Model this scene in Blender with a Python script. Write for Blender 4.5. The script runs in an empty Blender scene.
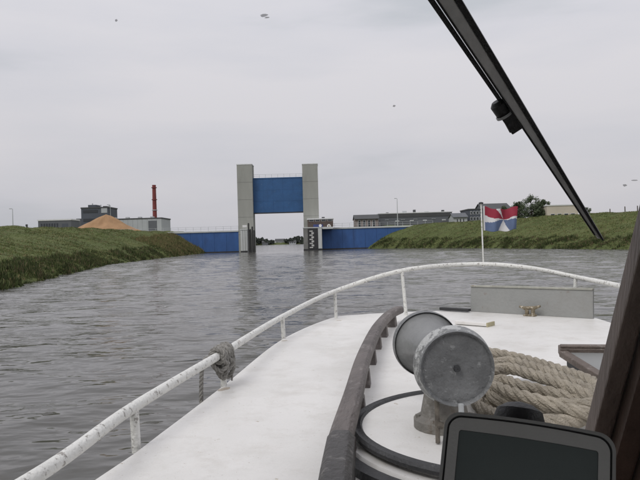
import bpy, math, random
import numpy as np
from mathutils import Vector, Matrix
random.seed(7); rng = np.random.default_rng(7)
sc = bpy.context.scene
COL = sc.collection
R_ = math.radians
# ------------------------------------------------------------------ camera
EYE = Vector((0, 0, 2.0)); FPX = 615.0
PITCH = math.atan(1.5 / FPX); ROLL = math.atan(0.028)
fw = Vector((0, math.cos(PITCH), math.sin(PITCH)))
up0 = Vector((0, -math.sin(PITCH), math.cos(PITCH)))
cr, sr = math.cos(ROLL), math.sin(ROLL)
rt = Vector((1, 0, 0)) * cr - up0 * sr
upv = Vector((1, 0, 0)) * sr + up0 * cr
cd = bpy.data.cameras.new('Camera'); cam = bpy.data.objects.new('Camera', cd); COL.objects.link(cam)
cam.matrix_world = Matrix(((rt.x, upv.x, -fw.x, EYE.x), (rt.y, upv.y, -fw.y, EYE.y), (rt.z, upv.z, -fw.z, EYE.z), (0, 0, 0, 1)))
cd.sensor_width = 36; cd.lens = 36 * FPX / 640; cd.clip_start = 0.02; cd.clip_end = 8000
sc.camera = cam
# ------------------------------------------------------------------ world: overcast sky
SUN_EL, SUN_AZ = 48, -140     # degrees; sun behind the cloud, behind and left of the viewer
w = bpy.data.worlds.new('World'); sc.world = w; w.use_nodes = True
nt = w.node_tree; nt.nodes.clear()
def N(tree, t, **k):
    n = tree.nodes.new(t)
    for a, b in k.items(): setattr(n, a, b)
    return n
out = N(nt, 'ShaderNodeOutputWorld'); bg = N(nt, 'ShaderNodeBackground'); bg.inputs[1].default_value = 0.1
sky = N(nt, 'ShaderNodeTexSky', sky_type='NISHITA'); sky.sun_disc = False
sky.sun_elevation = R_(SUN_EL); sky.sun_rotation = R_(SUN_AZ); sky.air_density = 1.5; sky.dust_density = 4
hs = N(nt, 'ShaderNodeHueSaturation'); hs.inputs['Saturation'].default_value = 0.35; hs.inputs['Value'].default_value = 0.6
tc = N(nt, 'ShaderNodeTexCoord'); sep = N(nt, 'ShaderNodeSeparateXYZ')
mp = N(nt, 'ShaderNodeMapping'); mp.inputs['Scale'].default_value = (.9, .9, 4.2); mp.inputs['Location'].default_value = (7.7, 4.3, 2.2)
nz = N(nt, 'ShaderNodeTexNoise'); nz.inputs['Scale'].default_value = 2.1; nz.inputs['Detail'].default_value = 5; nz.inputs['Roughness'].default_value = .5
nt.links.new(tc.outputs['Generated'], mp.inputs[0]); nt.links.new(mp.outputs[0], nz.inputs['Vector']); nt.links.new(tc.outputs['Generated'], sep.inputs[0])
rp = N(nt, 'ShaderNodeValToRGB')
e = rp.color_ramp.elements
e[0].position = .27; e[0].color = (.74, .77, .83, 1); e[1].position = .60; e[1].color = (1, .98, 1.03, 1)
m1 = e.new(.42); m1.color = (.92, .918, .985, 1)
nt.links.new(nz.outputs['Fac'], rp.inputs[0])
gr = N(nt, 'ShaderNodeMath', operation='MULTIPLY_ADD'); gr.inputs[1].default_value = 3.9; gr.inputs[2].default_value = 5.35   # brighter towards the zenith, as overcast skies are
nt.links.new(sep.outputs['Z'], gr.inputs[0])
gm = N(nt, 'ShaderNodeMath', operation='MAXIMUM'); gm.inputs[1].default_value = 4.2; nt.links.new(gr.outputs[0], gm.inputs[0])
vm = N(nt, 'ShaderNodeVectorMath', operation='SCALE'); nt.links.new(rp.outputs[0], vm.inputs[0]); nt.links.new(gm.outputs[0], vm.inputs['Scale'])
mx = N(nt, 'ShaderNodeMixRGB'); mx.inputs[0].default_value = .88
nt.links.new(sky.outputs[0], hs.inputs['Color']); nt.links.new(hs.outputs[0], mx.inputs[1]); nt.links.new(vm.outputs[0], mx.inputs[2])
nt.links.new(mx.outputs[0], bg.inputs[0]); nt.links.new(bg.outputs[0], out.inputs[0])
sl = bpy.data.lights.new('Sun', 'SUN'); sl.energy = 0.9; sl.angle = R_(25); sl.color = (1, .97, .93)
so = bpy.data.objects.new('Sun', sl); COL.objects.link(so)
az, el = R_(SUN_AZ), R_(SUN_EL)
sd = Vector((math.sin(az) * math.cos(el), math.cos(az) * math.cos(el), math.sin(el)))
so.rotation_euler = sd.to_track_quat('Z', 'Y').to_euler(); so.location = (0, 0, 50)
vs = sc.view_settings; vs.view_transform = 'Standard'; vs.look = 'None'; vs.gamma = 1; vs.exposure = 0.24; vs.use_curve_mapping = False

# ------------------------------------------------------------------ pixel -> place helpers
def ray(px, py):
    return fw + rt * ((px - 320) / FPX) + upv * ((240 - py) / FPX)
def G(px, py, z):                       # where a pixel meets the level z
    d = ray(px, py); t = (z - EYE.z) / d.z
    return EYE + d * t
def P(px, py, y):                       # where a pixel meets the distance y
    d = ray(px, py); return EYE + d * (y / d.y)
# ------------------------------------------------------------------ materials
MATS = {}
def mat(name, col, rough=.6, var=.15, scale=3.0, bump=0.0, bscale=None, metal=0.0, spots=None, stretch=None, spec=.5, detail=6):
    if name in MATS: return MATS[name]
    m = bpy.data.materials.new(name); m.use_nodes = True; t = m.node_tree
    b = t.nodes['Principled BSDF']; L = t.links.new
    b.inputs['Roughness'].default_value = rough; b.inputs['Metallic'].default_value = metal
    b.inputs['Specular IOR Level'].default_value = spec
    co = N(t, 'ShaderNodeTexCoord'); src = co.outputs['Object']
    if stretch:
        ms = N(t, 'ShaderNodeMapping'); ms.inputs['Scale'].default_value = stretch; L(src, ms.inputs[0]); src = ms.outputs[0]
    n1 = N(t, 'ShaderNodeTexNoise'); n1.inputs['Scale'].default_value = scale; n1.inputs['Detail'].default_value = detail; n1.inputs['Roughness'].default_value = .65
    L(src, n1.inputs['Vector'])
    r = N(t, 'ShaderNodeValToRGB'); e = r.color_ramp.elements
    e[0].position = .3; e[1].position = .7
    e[0].color = tuple(c * (1 - var) for c in col) + (1,); e[1].color = tuple(min(1, c * (1 + var)) for c in col) + (1,)
    L(n1.outputs['Fac'], r.inputs[0]); c_out = r.outputs[0]
    for (sc_, thr, soft, scol, smix) in (spots or []):
        n2 = N(t, 'ShaderNodeTexNoise'); n2.inputs['Scale'].default_value = sc_; n2.inputs['Detail'].default_value = 8; n2.inputs['Roughness'].default_value = .7
        L(src, n2.inputs['Vector'])
        mr = N(t, 'ShaderNodeMapRange'); mr.inputs['From Min'].default_value = thr; mr.inputs['From Max'].default_value = thr + soft
        mr.inputs['To Max'].default_value = smix
        L(n2.outputs['Fac'], mr.inputs['Value'])
        mm = N(t, 'ShaderNodeMixRGB'); mm.inputs[2].default_value = tuple(scol) + (1,)
        L(mr.outputs[0], mm.inputs[0]); L(c_out, mm.inputs[1]); c_out = mm.outputs[0]
    L(c_out, b.inputs['Base Color'])
    if bump:
        n3 = N(t, 'ShaderNodeTexNoise'); n3.inputs['Scale'].default_value = bscale or scale * 6; n3.inputs['Detail'].default_value = 5
        L(src, n3.inputs['Vector'])
        bp = N(t, 'ShaderNodeBump'); bp.inputs['Strength'].default_value = bump; bp.inputs['Distance'].default_value = .02
        L(n3.outputs['Fac'], bp.inputs['Height']); L(bp.outputs[0], b.inputs['Normal'])
    MATS[name] = m; return m
RUST = (.16, .07, .03)
M_DECK = mat('white_deck_paint', (.72, .71, .685), .42, .05, 1.3, .08, 90, spots=[(3.2, .5, .2, (.52, .495, .45), .6), (.9, .48, .2, (.57, .56, .53), .6), (21, .655, .03, (.34, .27, .18), .75), (70, .64, .04, (.32, .27, .2), .7), (150, .62, .05, (.5, .47, .42), .6), (7, .54, .2, (.56, .535, .49), .6)])
M_HULL = mat('hull_paint', (.7, .7, .68), .4, .08, 2)
M_RAIL = mat('flaking_white_paint', (.70, .70, .67), .5, .08, 9, .35, 60, spots=[(42, .565, .05, (.22, .20, .18), .8), (11, .64, .05, RUST, .75)])
M_WOODR = mat('weathered_handrail_wood', (.118, .102, .095), .6, .4, 5, .6, 60, spots=[(20, .56, .08, (.24, .22, .21), .6), (6, .55, .1, (.07, .06, .056), .6)], stretch=(1, .35, 1))
M_WOODD = mat('dark_varnished_wood', (.085, .055, .042), .45, .3, 9, .2, 60, stretch=(4, 4, .5))
M_WOODH = mat('hatch_wood', (.12, .095, .08), .6, .3, 10, .4, 60, spots=[(22, .58, .06, (.26, .24, .22), .6)])
M_RUB = mat('black_rubber', (.045, .046, .048), .6, .35, 10, .3, 80, spots=[(30, .6, .06, (.16, .16, .15), .5)])
M_DRUM = mat('chipped_grey_paint', (.15, .155, .158), .34, .3, 9, .4, 70, spots=[(34, .60, .04, (.34, .35, .35), .55), (5, .5, .2, (.21, .215, .215), .6), (15, .625, .03, (.36, .37, .37), .75), (80, .6, .05, (.06, .06, .06), .6)])
M_RIM = mat('worn_drum_edge', (.21, .215, .215), .4, .35, 16, .6, 60, spots=[(22, .50, .03, (.50, .51, .50), .8), (15, .64, .04, RUST, .6)])
M_PED = mat('rusty_pedestal_paint', (.20, .19, .17), .65, .3, 8, .5, 50, spots=[(9, .50, .1, (.12, .085, .055), .8), (30, .58, .05, (.3, .29, .27), .6)])
M_GPLATE = mat('grey_board_paint', (.27, .275, .265), .55, .12, 3, .2, 40, spots=[(12, .65, .05, RUST, .6), (3, .5, .2, (.21, .205, .19), .7)])
M_ROPE = mat('hemp_rope', (.38, .34, .275), .9, .3, 14, .7, 160, spots=[(7, .52, .15, (.17, .145, .11), .7), (60, .6, .08, (.5, .46, .39), .5)])  # dark spots paint in the shaded gaps between strands as well as dirt
M_ROPEG = mat('grey_mooring_line', (.29, .28, .26), .9, .3, 30, .6, 200)
M_BRASS = mat('brass_fitting', (.20, .165, .11), .7, .5, 40, metal=.1, spots=[(40, .56, .05, (.6, .57, .5), .8)])
M_CONC = mat('tower_concrete', (.335, .34, .31), .85, .10, .35, .15, 6, spots=[(.5, .55, .2, (.24, .24, .215), .7)], stretch=(1, 1, .22))
M_CONCD = mat('pier_concrete_dark', (.20, .20, .19), .9, .2, .6, .2, 6, spots=[(.7, .5, .2, (.11, .115, .10), .7)])
M_PALE = mat('pale_concrete', (.52, .54, .53), .8, .10, .5, .1, 6, spots=[(.8, .55, .2, (.36, .38, .36), .6)], stretch=(1, 1, .25))
M_BLUE = mat('blue_gate_steel', (.026, .098, .245), .5, .16, .5, .05, 5, spots=[(2.2, .62, .08, (.14, .21, .32), .6), (.6, .55, .25, (.028, .07, .165), .6)])
M_BLUEW = mat('blue_wall_steel', (.032, .098, .275), .55, .16, .6, .05, 5, spots=[(1.5, .64, .1, (.13, .17, .25), .5), (.5, .5, .25, (.025, .05, .14), .6)], stretch=(1, 1, .4))
M_STEEL = mat('galvanised_steel', (.45, .47, .48), .5, .1, 5)
M_DSTEEL = mat('dark_steel', (.04, .042, .045), .6, .2, 4)
M_BLACK = mat('black_board', (.03, .03, .032), .7, .2, 3)
M_WHITE = mat('white_paint', (.78, .78, .77), .6, .06, 3)
M_BRICK = mat('brown_brick', (.105, .080, .070), .85, .25, 3, .2, 10)
M_GLASS = mat('dark_window_glass', (.03, .035, .04), .12, .1, 2)
M_GREYB = mat('grey_cladding', (.11, .118, .13), .7, .15, .2)
M_DARKB = mat('dark_blue_grey_cladding', (.075, .085, .105), .7, .15, .2)
M_ROOFD = mat('dark_roof', (.07, .072, .075), .8, .15, .3)
M_SHED = mat('pale_shed_cladding', (.40, .42, .43), .7, .1, .15)
M_BEIGE = mat('beige_render', (.52, .47, .39), .85, .08, .3)
M_SAND = mat('loose_sand', (.33, .20, .105), .95, .2, .35, .5, 3)
M_RED = mat('red_chimney_paint', (.20, .04, .036), .6, .15, .5)
M_LEAF = mat('tree_leaves', (.055, .075, .035), .8, .4, .9)
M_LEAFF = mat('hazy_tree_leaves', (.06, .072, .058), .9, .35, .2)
M_BARK = mat('bark', (.08, .065, .05), .9, .3, 3)
M_PLAST = mat('black_plastic', (.022, .023, .024), .5, .1, 20, .15, 300)
M_BEZ = mat('grey_plastic_bezel', (.47, .48, .47), .5, .05, 20, .1, 400)
M_SCREEN = mat('switched_off_screen', (.14, .17, .17), .22, .1, 3)
M_WGREY = mat('wiper_grey_metal', (.62, .63, .63), .5, .2, 30, .1, 80)
M_SPECK = mat('dirt_on_glass', (.2, .2, .2), .9, .3, 100)
M_SPECK.node_tree.nodes['Principled BSDF'].inputs['Alpha'].default_value = .38
M_TRIM = mat('roof_edge_white', (.66, .67, .67), .6, .05, 1)
M_FWHITE = mat('flag_white', (.60, .60, .60), .8, .05, 6)
M_FRED = mat('flag_red', (.27, .022, .045), .8, .12, 6)
M_FBLUE = mat('flag_blue', (.10, .14, .24), .8, .12, 6)

# ------------------------------------------------------------------ mesh helper
def top_of(o):
    while o.parent: o = o.parent
    return o
class MB:
    def __init__(s): s.v = []; s.f = []; s.mi = []
    def add(s, vs_, fs, mi=0):
        o = len(s.v); s.v += [tuple(q) for q in vs_]; s.f += [tuple(i + o for i in f) for f in fs]; s.mi += [mi] * len(fs); return s
    def hexa(s, p, mi=0):               # 4 bottom then 4 top points
        return s.add(p, [(3, 2, 1, 0), (4, 5, 6, 7), (0, 1, 5, 4), (1, 2, 6, 5), (2, 3, 7, 6), (3, 0, 4, 7)], mi)
    def box(s, c, d, ax=None, mi=0):
        X, Y, Z = ax or (Vector((1, 0, 0)), Vector((0, 1, 0)), Vector((0, 0, 1)))
        c = Vector(c); hx, hy, hz = d[0] / 2, d[1] / 2, d[2] / 2
        return s.hexa([c + X * (a * hx) + Y * (b * hy) + Z * (k * hz) for k in (-1, 1) for a, b in ((-1, -1), (1, -1), (1, 1), (-1, 1))], mi)
    def span(s, x0, x1, y0, y1, z0, z1, mi=0):
        return s.box(((x0 + x1) / 2, (y0 + y1) / 2, (z0 + z1) / 2), (x1 - x0, y1 - y0, z1 - z0), None, mi)
    def tube(s, path, rad, n=10, cap=True, mi=0):
        path = [Vector(q) for q in path]; k = len(path)
        rad = rad if isinstance(rad, (list, tuple)) else [rad] * k
        t0 = (path[1] - path[0]).normalized(); a = Vector((0, 0, 1)) if abs(t0.z) < .9 else Vector((1, 0, 0))
        u = t0.cross(a).normalized(); vs_ = []
        for i in range(k):
            t = (path[min(i + 1, k - 1)] - path[max(i - 1, 0)]).normalized()
            u = (u - t * u.dot(t)).normalized(); v = t.cross(u)
            vs_ += [path[i] + (u * math.cos(2 * math.pi * j / n) + v * math.sin(2 * math.pi * j / n)) * rad[i] for j in range(n)]
        fs = [(i * n + j, i * n + (j + 1) % n, (i + 1) * n + (j + 1) % n, (i + 1) * n + j) for i in range(k - 1) for j in range(n)]
        if cap: fs += [tuple(range(n - 1, -1, -1)), tuple((k - 1) * n + j for j in range(n))]
        return s.add(vs_, fs, mi)
    def sweep(s, path, prof, mi=0, closed=False):       # prof: (side, up) pairs; up stays world z
        path = [Vector(q) for q in path]; k = len(path); n = len(prof); vs_ = []
        for i in range(k):
            a, b = (path[(i - 1) % k], path[(i + 1) % k]) if closed else (path[max(i - 1, 0)], path[min(i + 1, k - 1)])
            t = (b - a); t.z = 0; t.normalize(); sd_ = Vector((t.y, -t.x, 0))
            vs_ += [path[i] + sd_ * p[0] + Vector((0, 0, p[1])) for p in prof]
        m = k if closed else k - 1
        fs = [(i * n + j, i * n + (j + 1) % n, ((i + 1) % k) * n + (j + 1) % n, ((i + 1) % k) * n + j) for i in range(m) for j in range(n)]
        if not closed: fs += [tuple(range(n - 1, -1, -1)), tuple((k - 1) * n + j for j in range(n))]
        return s.add(vs_, fs, mi)
    def lathe(s, prof, o, ax, n=32, mi=0):              # prof: (distance along axis, radius)
        o = Vector(o); ax = Vector(ax).normalized(); a = Vector((0, 0, 1)) if abs(ax.z) < .9 else Vector((1, 0, 0))
        u = ax.cross(a).normalized(); v = ax.cross(u); vs_ = []
        for t, r in prof: vs_ += [o + ax * t + (u * math.cos(2 * math.pi * j / n) + v * math.sin(2 * math.pi * j / n)) * r for j in range(n)]
        fs = [(i * n + j, i * n + (j + 1) % n, (i + 1) * n + (j + 1) % n, (i + 1) * n + j) for i in range(len(prof) - 1) for j in range(n)]
        return s.add(vs_, fs, mi)
    def prism(s, poly, o, ax, d, mi=0):                 # poly in (ax0, ax1), pushed along ax2 by d
        o = Vector(o); n = len(poly)
        a = [o + ax[0] * p[0] + ax[1] * p[1] for p in poly]; b = [q + ax[2] * d for q in a]
        return s.add(a + b, [tuple(range(n)), tuple(range(2 * n - 1, n - 1, -1))] + [(i, i + n, (i + 1) % n + n, (i + 1) % n) for i in range(n)], mi)
    def build(s, name, m, parent=None, smooth=False, origin=None, bevel=0, **tags):
        inv = top_of(parent).matrix_basis.inverted() if parent else Matrix.Translation(-Vector(origin)) if origin is not None else Matrix.Identity(4)
        me = bpy.data.meshes.new(name); me.from_pydata([inv @ Vector(q) for q in s.v], [], s.f)
        ms = m if isinstance(m, (list, tuple)) else [m]
        for q in ms: me.materials.append(q)
        if len(ms) > 1: me.polygons.foreach_set('material_index', s.mi)
        import bmesh
        bm = bmesh.new(); bm.from_mesh(me); bmesh.ops.recalc_face_normals(bm, faces=bm.faces); bm.to_mesh(me); bm.free()
        if smooth:
            me.polygons.foreach_set('use_smooth', [True] * len(me.polygons))
            try: me.set_sharp_from_angle(angle=R_(40))
            except Exception: pass
        o = bpy.data.objects.new(name, me); COL.objects.link(o)
        if parent: o.parent = parent
        elif origin is not None: o.location = origin
        if bevel:
            b = o.modifiers.new('bevel', 'BEVEL'); b.width = bevel; b.segments = 2; b.limit_method = 'ANGLE'; b.angle_limit = R_(40)
        for k, v in tags.items(): o[k] = v
        return o
def thing(name, label, cat, loc, rz=0, group=None):
    o = bpy.data.objects.new(name, None); COL.objects.link(o); o.empty_display_size = .2
    o.location = loc; o.rotation_euler = (0, 0, rz); o['label'] = label; o['category'] = cat
    o.matrix_basis = Matrix.Translation(Vector(loc)) @ Matrix.Rotation(rz, 4, 'Z')
    if group: o['group'] = group
    return o
def fastmesh(name, V, F, m, idx=None):
    k = F.shape[1]; me = bpy.data.meshes.new(name)
    me.vertices.add(len(V)); me.vertices.foreach_set('co', np.ascontiguousarray(V, np.float32).ravel())
    me.loops.add(F.size); me.loops.foreach_set('vertex_index', np.ascontiguousarray(F, np.int32).ravel())
    me.polygons.add(len(F)); me.polygons.foreach_set('loop_start', np.arange(0, F.size, k, dtype=np.int32))
    for q in (m if isinstance(m, (list, tuple)) else [m]): me.materials.append(q)
    if idx is not None: me.polygons.foreach_set('material_index', np.ascontiguousarray(idx, np.int32))
    me.update(calc_edges=True); return me
def spline(pts, step=.05, closed=False):
    pts = [Vector(p) for p in pts]; k = len(pts); outp = []
    for i in range(k if closed else k - 1):
        if closed: a, b, c, d = pts[(i - 1) % k], pts[i], pts[(i + 1) % k], pts[(i + 2) % k]
        else: a, b, c, d = pts[max(i - 1, 0)], pts[i], pts[i + 1], pts[min(i + 2, k - 1)]
        n = max(2, int((c - b).length / step))
        for j in range(n):
            t = j / n
            outp.append(.5 * ((2 * b) + (c - a) * t + (2 * a - 5 * b + 4 * c - d) * t * t + (3 * b - a - 3 * c + d) * t ** 3))
    if not closed: outp.append(pts[-1])
    return outp

# ================================================================== THE SETTING
PLATEAU = 5.1
WALL_Y = 146.0
LY = np.array([-400, -60, -30, 5, 32, 52, 71, 98, 120, 146, 152, 300, 450, 620, 640])
LX = np.array([-9, -9, -10, -13, -16.4, -20.8, -24.6, -26.2, -27.0, -27.6, -24, -36, -56, -75, -75])
RX = np.array([20, 20, 24, 32, 38, 39.5, 37.6, 31.5, 26.2, 11.2, 3, 3, 2, -8, -8])
def ground_h(x, y):
    xl = np.interp(y, LY, LX); xr = np.interp(y, LY, RX)
    s = np.maximum(xl - x, x - xr)                       # metres from the water's edge, negative over water
    end = y - 622
    s = s + .45 * np.sin(y * .8 + 2 * np.sin(y * .13)) * np.sin(y * .31) + .22 * np.sin(y * 2.1 + x * .7)
    s = np.maximum(s, end)
    W = np.where(x < 0, np.interp(y, [30, 60, 100, 140], [30, 27, 17, 10.5]), np.interp(y, [40, 90, 140], [22, 20, 12]))
    t = np.clip(s / W, 0, 1)
    h = PLATEAU * (1 - (1 - t) ** 1.45)
    h = np.where(y > 300, h * np.interp(y, [300, 600], [1, .35]), h)
    bumpy = .16 * np.sin(x * .37 + 1.3 * np.sin(y * .21)) * np.sin(y * .29) + .09 * np.sin(x * 1.1 + y * .7) + .06 * np.sin(y * 1.7 - x * .9)
    h = h + bumpy * np.clip(t * 3, 0, 1)
    h = h + np.clip(s, 0, .6) * .5
    return np.where(s < 0, np.maximum(s * .35, -1.6) - .02, h), s
def axis(segs):
    a = []
    for lo, hi, st in segs: a += list(np.arange(lo, hi, st))
    a.append(segs[-1][1]); return np.array(a, float)
gx = axis([(-4000, -600, 400), (-600, -120, 20), (-120, -60, 2.5), (-60, 60, .8), (60, 120, 2.5), (120, 600, 20), (600, 4000, 400)])
gy = axis([(-400, -20, 20), (-20, 25, 2), (25, 150, .9), (150, 320, 5), (320, 700, 15), (700, 1000, 50), (1000, 6000, 400)])
def grid(gx, gy, fz):
    X, Y = np.meshgrid(gx, gy); Z = fz(X, Y)
    V = np.stack([X, Y, Z], -1).reshape(-1, 3); nx = len(gx)
    i, j = np.meshgrid(np.arange(nx - 1), np.arange(len(gy) - 1)); a = (j * nx + i).ravel()
    return V, np.stack([a, a + 1, a + nx + 1, a + nx], -1)
def grass_mat(name, c0, c1, c2, sc1):
    m = mat(name, c0, .9, .2, sc1, .5, 4, spots=[(sc1 * .3, .48, .2, c1, .75), (sc1 * 1.8, .57, .12, c2, .55)], spec=.15); return m
M_GROUND = grass_mat('rough_grass_ground', (.088, .108, .040), (.12, .132, .050), (.15, .122, .066), .5)
V, F = grid(gx, gy, lambda x, y: ground_h(x, y)[0])
me = fastmesh('ground', V, F, M_GROUND); me.polygons.foreach_set('use_smooth', [True] * len(F))
ground = bpy.data.objects.new('ground', me); COL.objects.link(ground)
ground['kind'] = 'structure'; ground['label'] = 'green grassy dike banks on both sides of the canal'; ground['category'] = 'ground'
# water with real ripples where they can be told apart
wx = axis([(-140, -50, 6), (-50, 60, .24), (60, 140, 6)])
wy = axis([(-300, -15, 15), (-15, 45, .2), (45, 90, .3), (90, 146, .5), (146, 640, 3)])
def waves(X, Y):
    Z = np.zeros_like(X); r2 = np.random.default_rng(3)
    for k in range(44):
        lam = .8 * (3.6 / .8) ** r2.random(); th = r2.normal(1.65, .38); ph = r2.random() * 6.283
        kx, ky = math.cos(th) * 6.283 / lam, math.sin(th) * 6.283 / lam
        amp = .0038 * lam ** .5 * (.5 + r2.random())
        env = .62 + .38 * np.sin(X * .07 * (1 + r2.random()) + ph) * np.sin(Y * .06 * (1 + r2.random()) + 2 * ph)
        near = np.clip((np.interp(Y, [-15, 45, 46, 90, 91, 146, 150], [.9, .9, 1.2, 1.2, 2.2, 2.2, 30]) * -1 + lam) / .5, 0, 1)
        ph2 = X * kx + Y * ky + ph + .9 * np.sin(X * .11 + Y * .05 + k)
        Z += amp * env * near * np.sin(ph2) * (1 + .3 * np.sin(ph2))
    return Z * (np.abs(X) < 58)
V, F = grid(wx, wy, waves)
m = bpy.data.materials.new('canal_water'); m.use_nodes = True; t = m.node_tree; b = t.nodes['Principled BSDF']
b.inputs['Base Color'].default_value = (.078, .076, .069, 1); b.inputs['Roughness'].default_value = .09; b.inputs['IOR'].default_value = 1.33
tcw = N(t, 'ShaderNodeTexCoord'); prev = None
for (s_, dist, stg, st_) in ((1.25, .20, .8, (.75, 1.25, 1)), (3.2, .05, .75, (.8, 1.3, 1))):
    mpw = N(t, 'ShaderNodeMapping'); mpw.inputs['Scale'].default_value = st_; mpw.inputs['Rotation'].default_value = (0, 0, .2)
    nw = N(t, 'ShaderNodeTexNoise'); nw.inputs['Scale'].default_value = s_; nw.inputs['Detail'].default_value = 2
    bw = N(t, 'ShaderNodeBump'); bw.inputs['Strength'].default_value = stg; bw.inputs['Distance'].default_value = dist
    t.links.new(tcw.outputs['Object'], mpw.inputs[0]); t.links.new(mpw.outputs[0], nw.inputs['Vector']); t.links.new(nw.outputs['Fac'], bw.inputs['Height'])
    nl = N(t, 'ShaderNodeTexNoise'); nl.inputs['Scale'].default_value = .09; nl.inputs['Detail'].default_value = 2    # calmer and ruffled patches
    ml = N(t, 'ShaderNodeMapRange'); ml.inputs['From Min'].default_value = .38; ml.inputs['From Max'].default_value = .62; ml.inputs['To Min'].default_value = stg * .55; ml.inputs['To Max'].default_value = stg
    t.links.new(tcw.outputs['Object'], nl.inputs['Vector']); t.links.new(nl.outputs['Fac'], ml.inputs['Value']); t.links.new(ml.outputs[0], bw.inputs['Strength'])
    if prev: t.links.new(prev.outputs[0], bw.inputs['Normal'])
    prev = bw
t.links.new(prev.outputs[0], b.inputs['Normal'])
me = fastmesh('water', V, F, m); me.polygons.foreach_set('use_smooth', [True] * len(F))
water = bpy.data.objects.new('water', me); COL.objects.link(water)
water['kind'] = 'structure'; water['label'] = 'rippled grey canal water'; water['category'] = 'water'

# grass and reeds: nobody could count it
def blades(name, xs, ys, hgt, wid, mats, label, per=4, lean=.5):
    n = len(xs); zs = ground_h(xs, ys)[0]
    X = np.repeat(xs, per) + rng.normal(0, .12, n * per); Y = np.repeat(ys, per) + rng.normal(0, .12, n * per); Z = np.repeat(zs, per) - .03
    h = np.repeat(hgt, per) * rng.uniform(.5, 1.15, n * per); wd = np.repeat(wid, per) * rng.uniform(.6, 1.3, n * per)
    a = rng.uniform(0, 6.283, n * per); b_ = rng.uniform(0, 6.283, n * per); ln = rng.uniform(.1, lean, n * per) * h
    dx, dy = np.cos(a) * wd / 2, np.sin(a) * wd / 2
    v0 = np.stack([X - dx, Y - dy, Z], -1); v1 = np.stack([X + dx, Y + dy, Z], -1)
    v2 = np.stack([X + np.cos(b_) * ln, Y + np.sin(b_) * ln, Z + h], -1)
    V = np.stack([v0, v1, v2], 1).reshape(-1, 3); F = np.arange(len(V)).reshape(-1, 3)
    idx = np.repeat(rng.choice(len(mats), n, p=[.48, .34, .18]), per)
    o = bpy.data.objects.new(name, fastmesh(name, V, F, mats, idx)); COL.objects.link(o)
    o['kind'] = 'stuff'; o['label'] = label; o['category'] = 'grass'; return o
M_G = [mat('grass_blade_green', (.10, .128, .044), .8, .4, .12, spec=.2), mat('grass_blade_pale', (.15, .165, .065), .8, .35, .15, spec=.2), mat('grass_blade_dry', (.22, .18, .095), .8, .35, .2, spec=.2)]
M_RD = [mat('reed_dark', (.042, .056, .020), .8, .3, .6, spec=.2), mat('reed_green', (.070, .090, .030), .8, .3, .6, spec=.2), mat('reed_dry', (.12, .10, .055), .8, .3, .6, spec=.2)]
def scatter(n, side, y0, y1, s0, s1, pw=1.0):
    ys = rng.uniform(y0, y1, n); s = s0 + (s1 - s0) * rng.random(n) ** pw
    xs = np.interp(ys, LY, LX) - s if side < 0 else np.interp(ys, LY, RX) + s
    return xs, ys
for side, lab, nm in ((-1, 'long grass on the bank under the sand heap', 'meadow_grass'), (1, 'long grass on the bank behind the flag', 'meadow_grass')):
    y0, y1 = (27, 146) if side < 0 else (60, 145.5)
    xs, ys = scatter(46000, side, y0, y1, .3, 30, 1.2)
    k = .5 + .5 * np.sin(xs * .31 + np.sin(ys * .17) * 2) * np.sin(ys * .23)
    blades(nm, xs, ys, .08 + .22 * k * rng.random(len(xs)), np.full(len(xs), .085), M_G, lab, 4, .9)
    xs, ys = scatter(9000, side, y0, y1, -.25, 3.6, 1.5)
    k = np.clip(.5 + .55 * np.sin(ys * .53 + 2.3 * np.sin(ys * .17)) * np.sin(ys * 1.3 + 2 * np.sin(xs * .9)), 0, 1)
    keep = rng.random(len(xs)) < .25 + .75 * k; xs, ys, k = xs[keep], ys[keep], k[keep]
    blades('reed_fringe', xs, ys, .16 + .62 * k ** 1.5 * rng.uniform(.3, 1, len(xs)), np.full(len(xs), .10), M_RD,
           'dark reeds along the water edge, ' + ('on the side of the sand heap' if side < 0 else 'on the side of the flag'), 5, .6)

xs, ys = scatter(3600, -1, 112, 145.6, -.2, 7.5, 1.2)
blades('dry_reeds', xs, ys, .25 + .55 * rng.random(len(xs)), np.full(len(xs), .10), [mat('dry_reed_stalk', (.20, .165, .085), .85, .3, .3, spec=.1), mat('dry_reed_leaf', (.13, .125, .055), .85, .3, .3, spec=.1), M_G[0]], 'yellowed dry reeds on the bank end against the blue wing wall', 4, .5)

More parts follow.
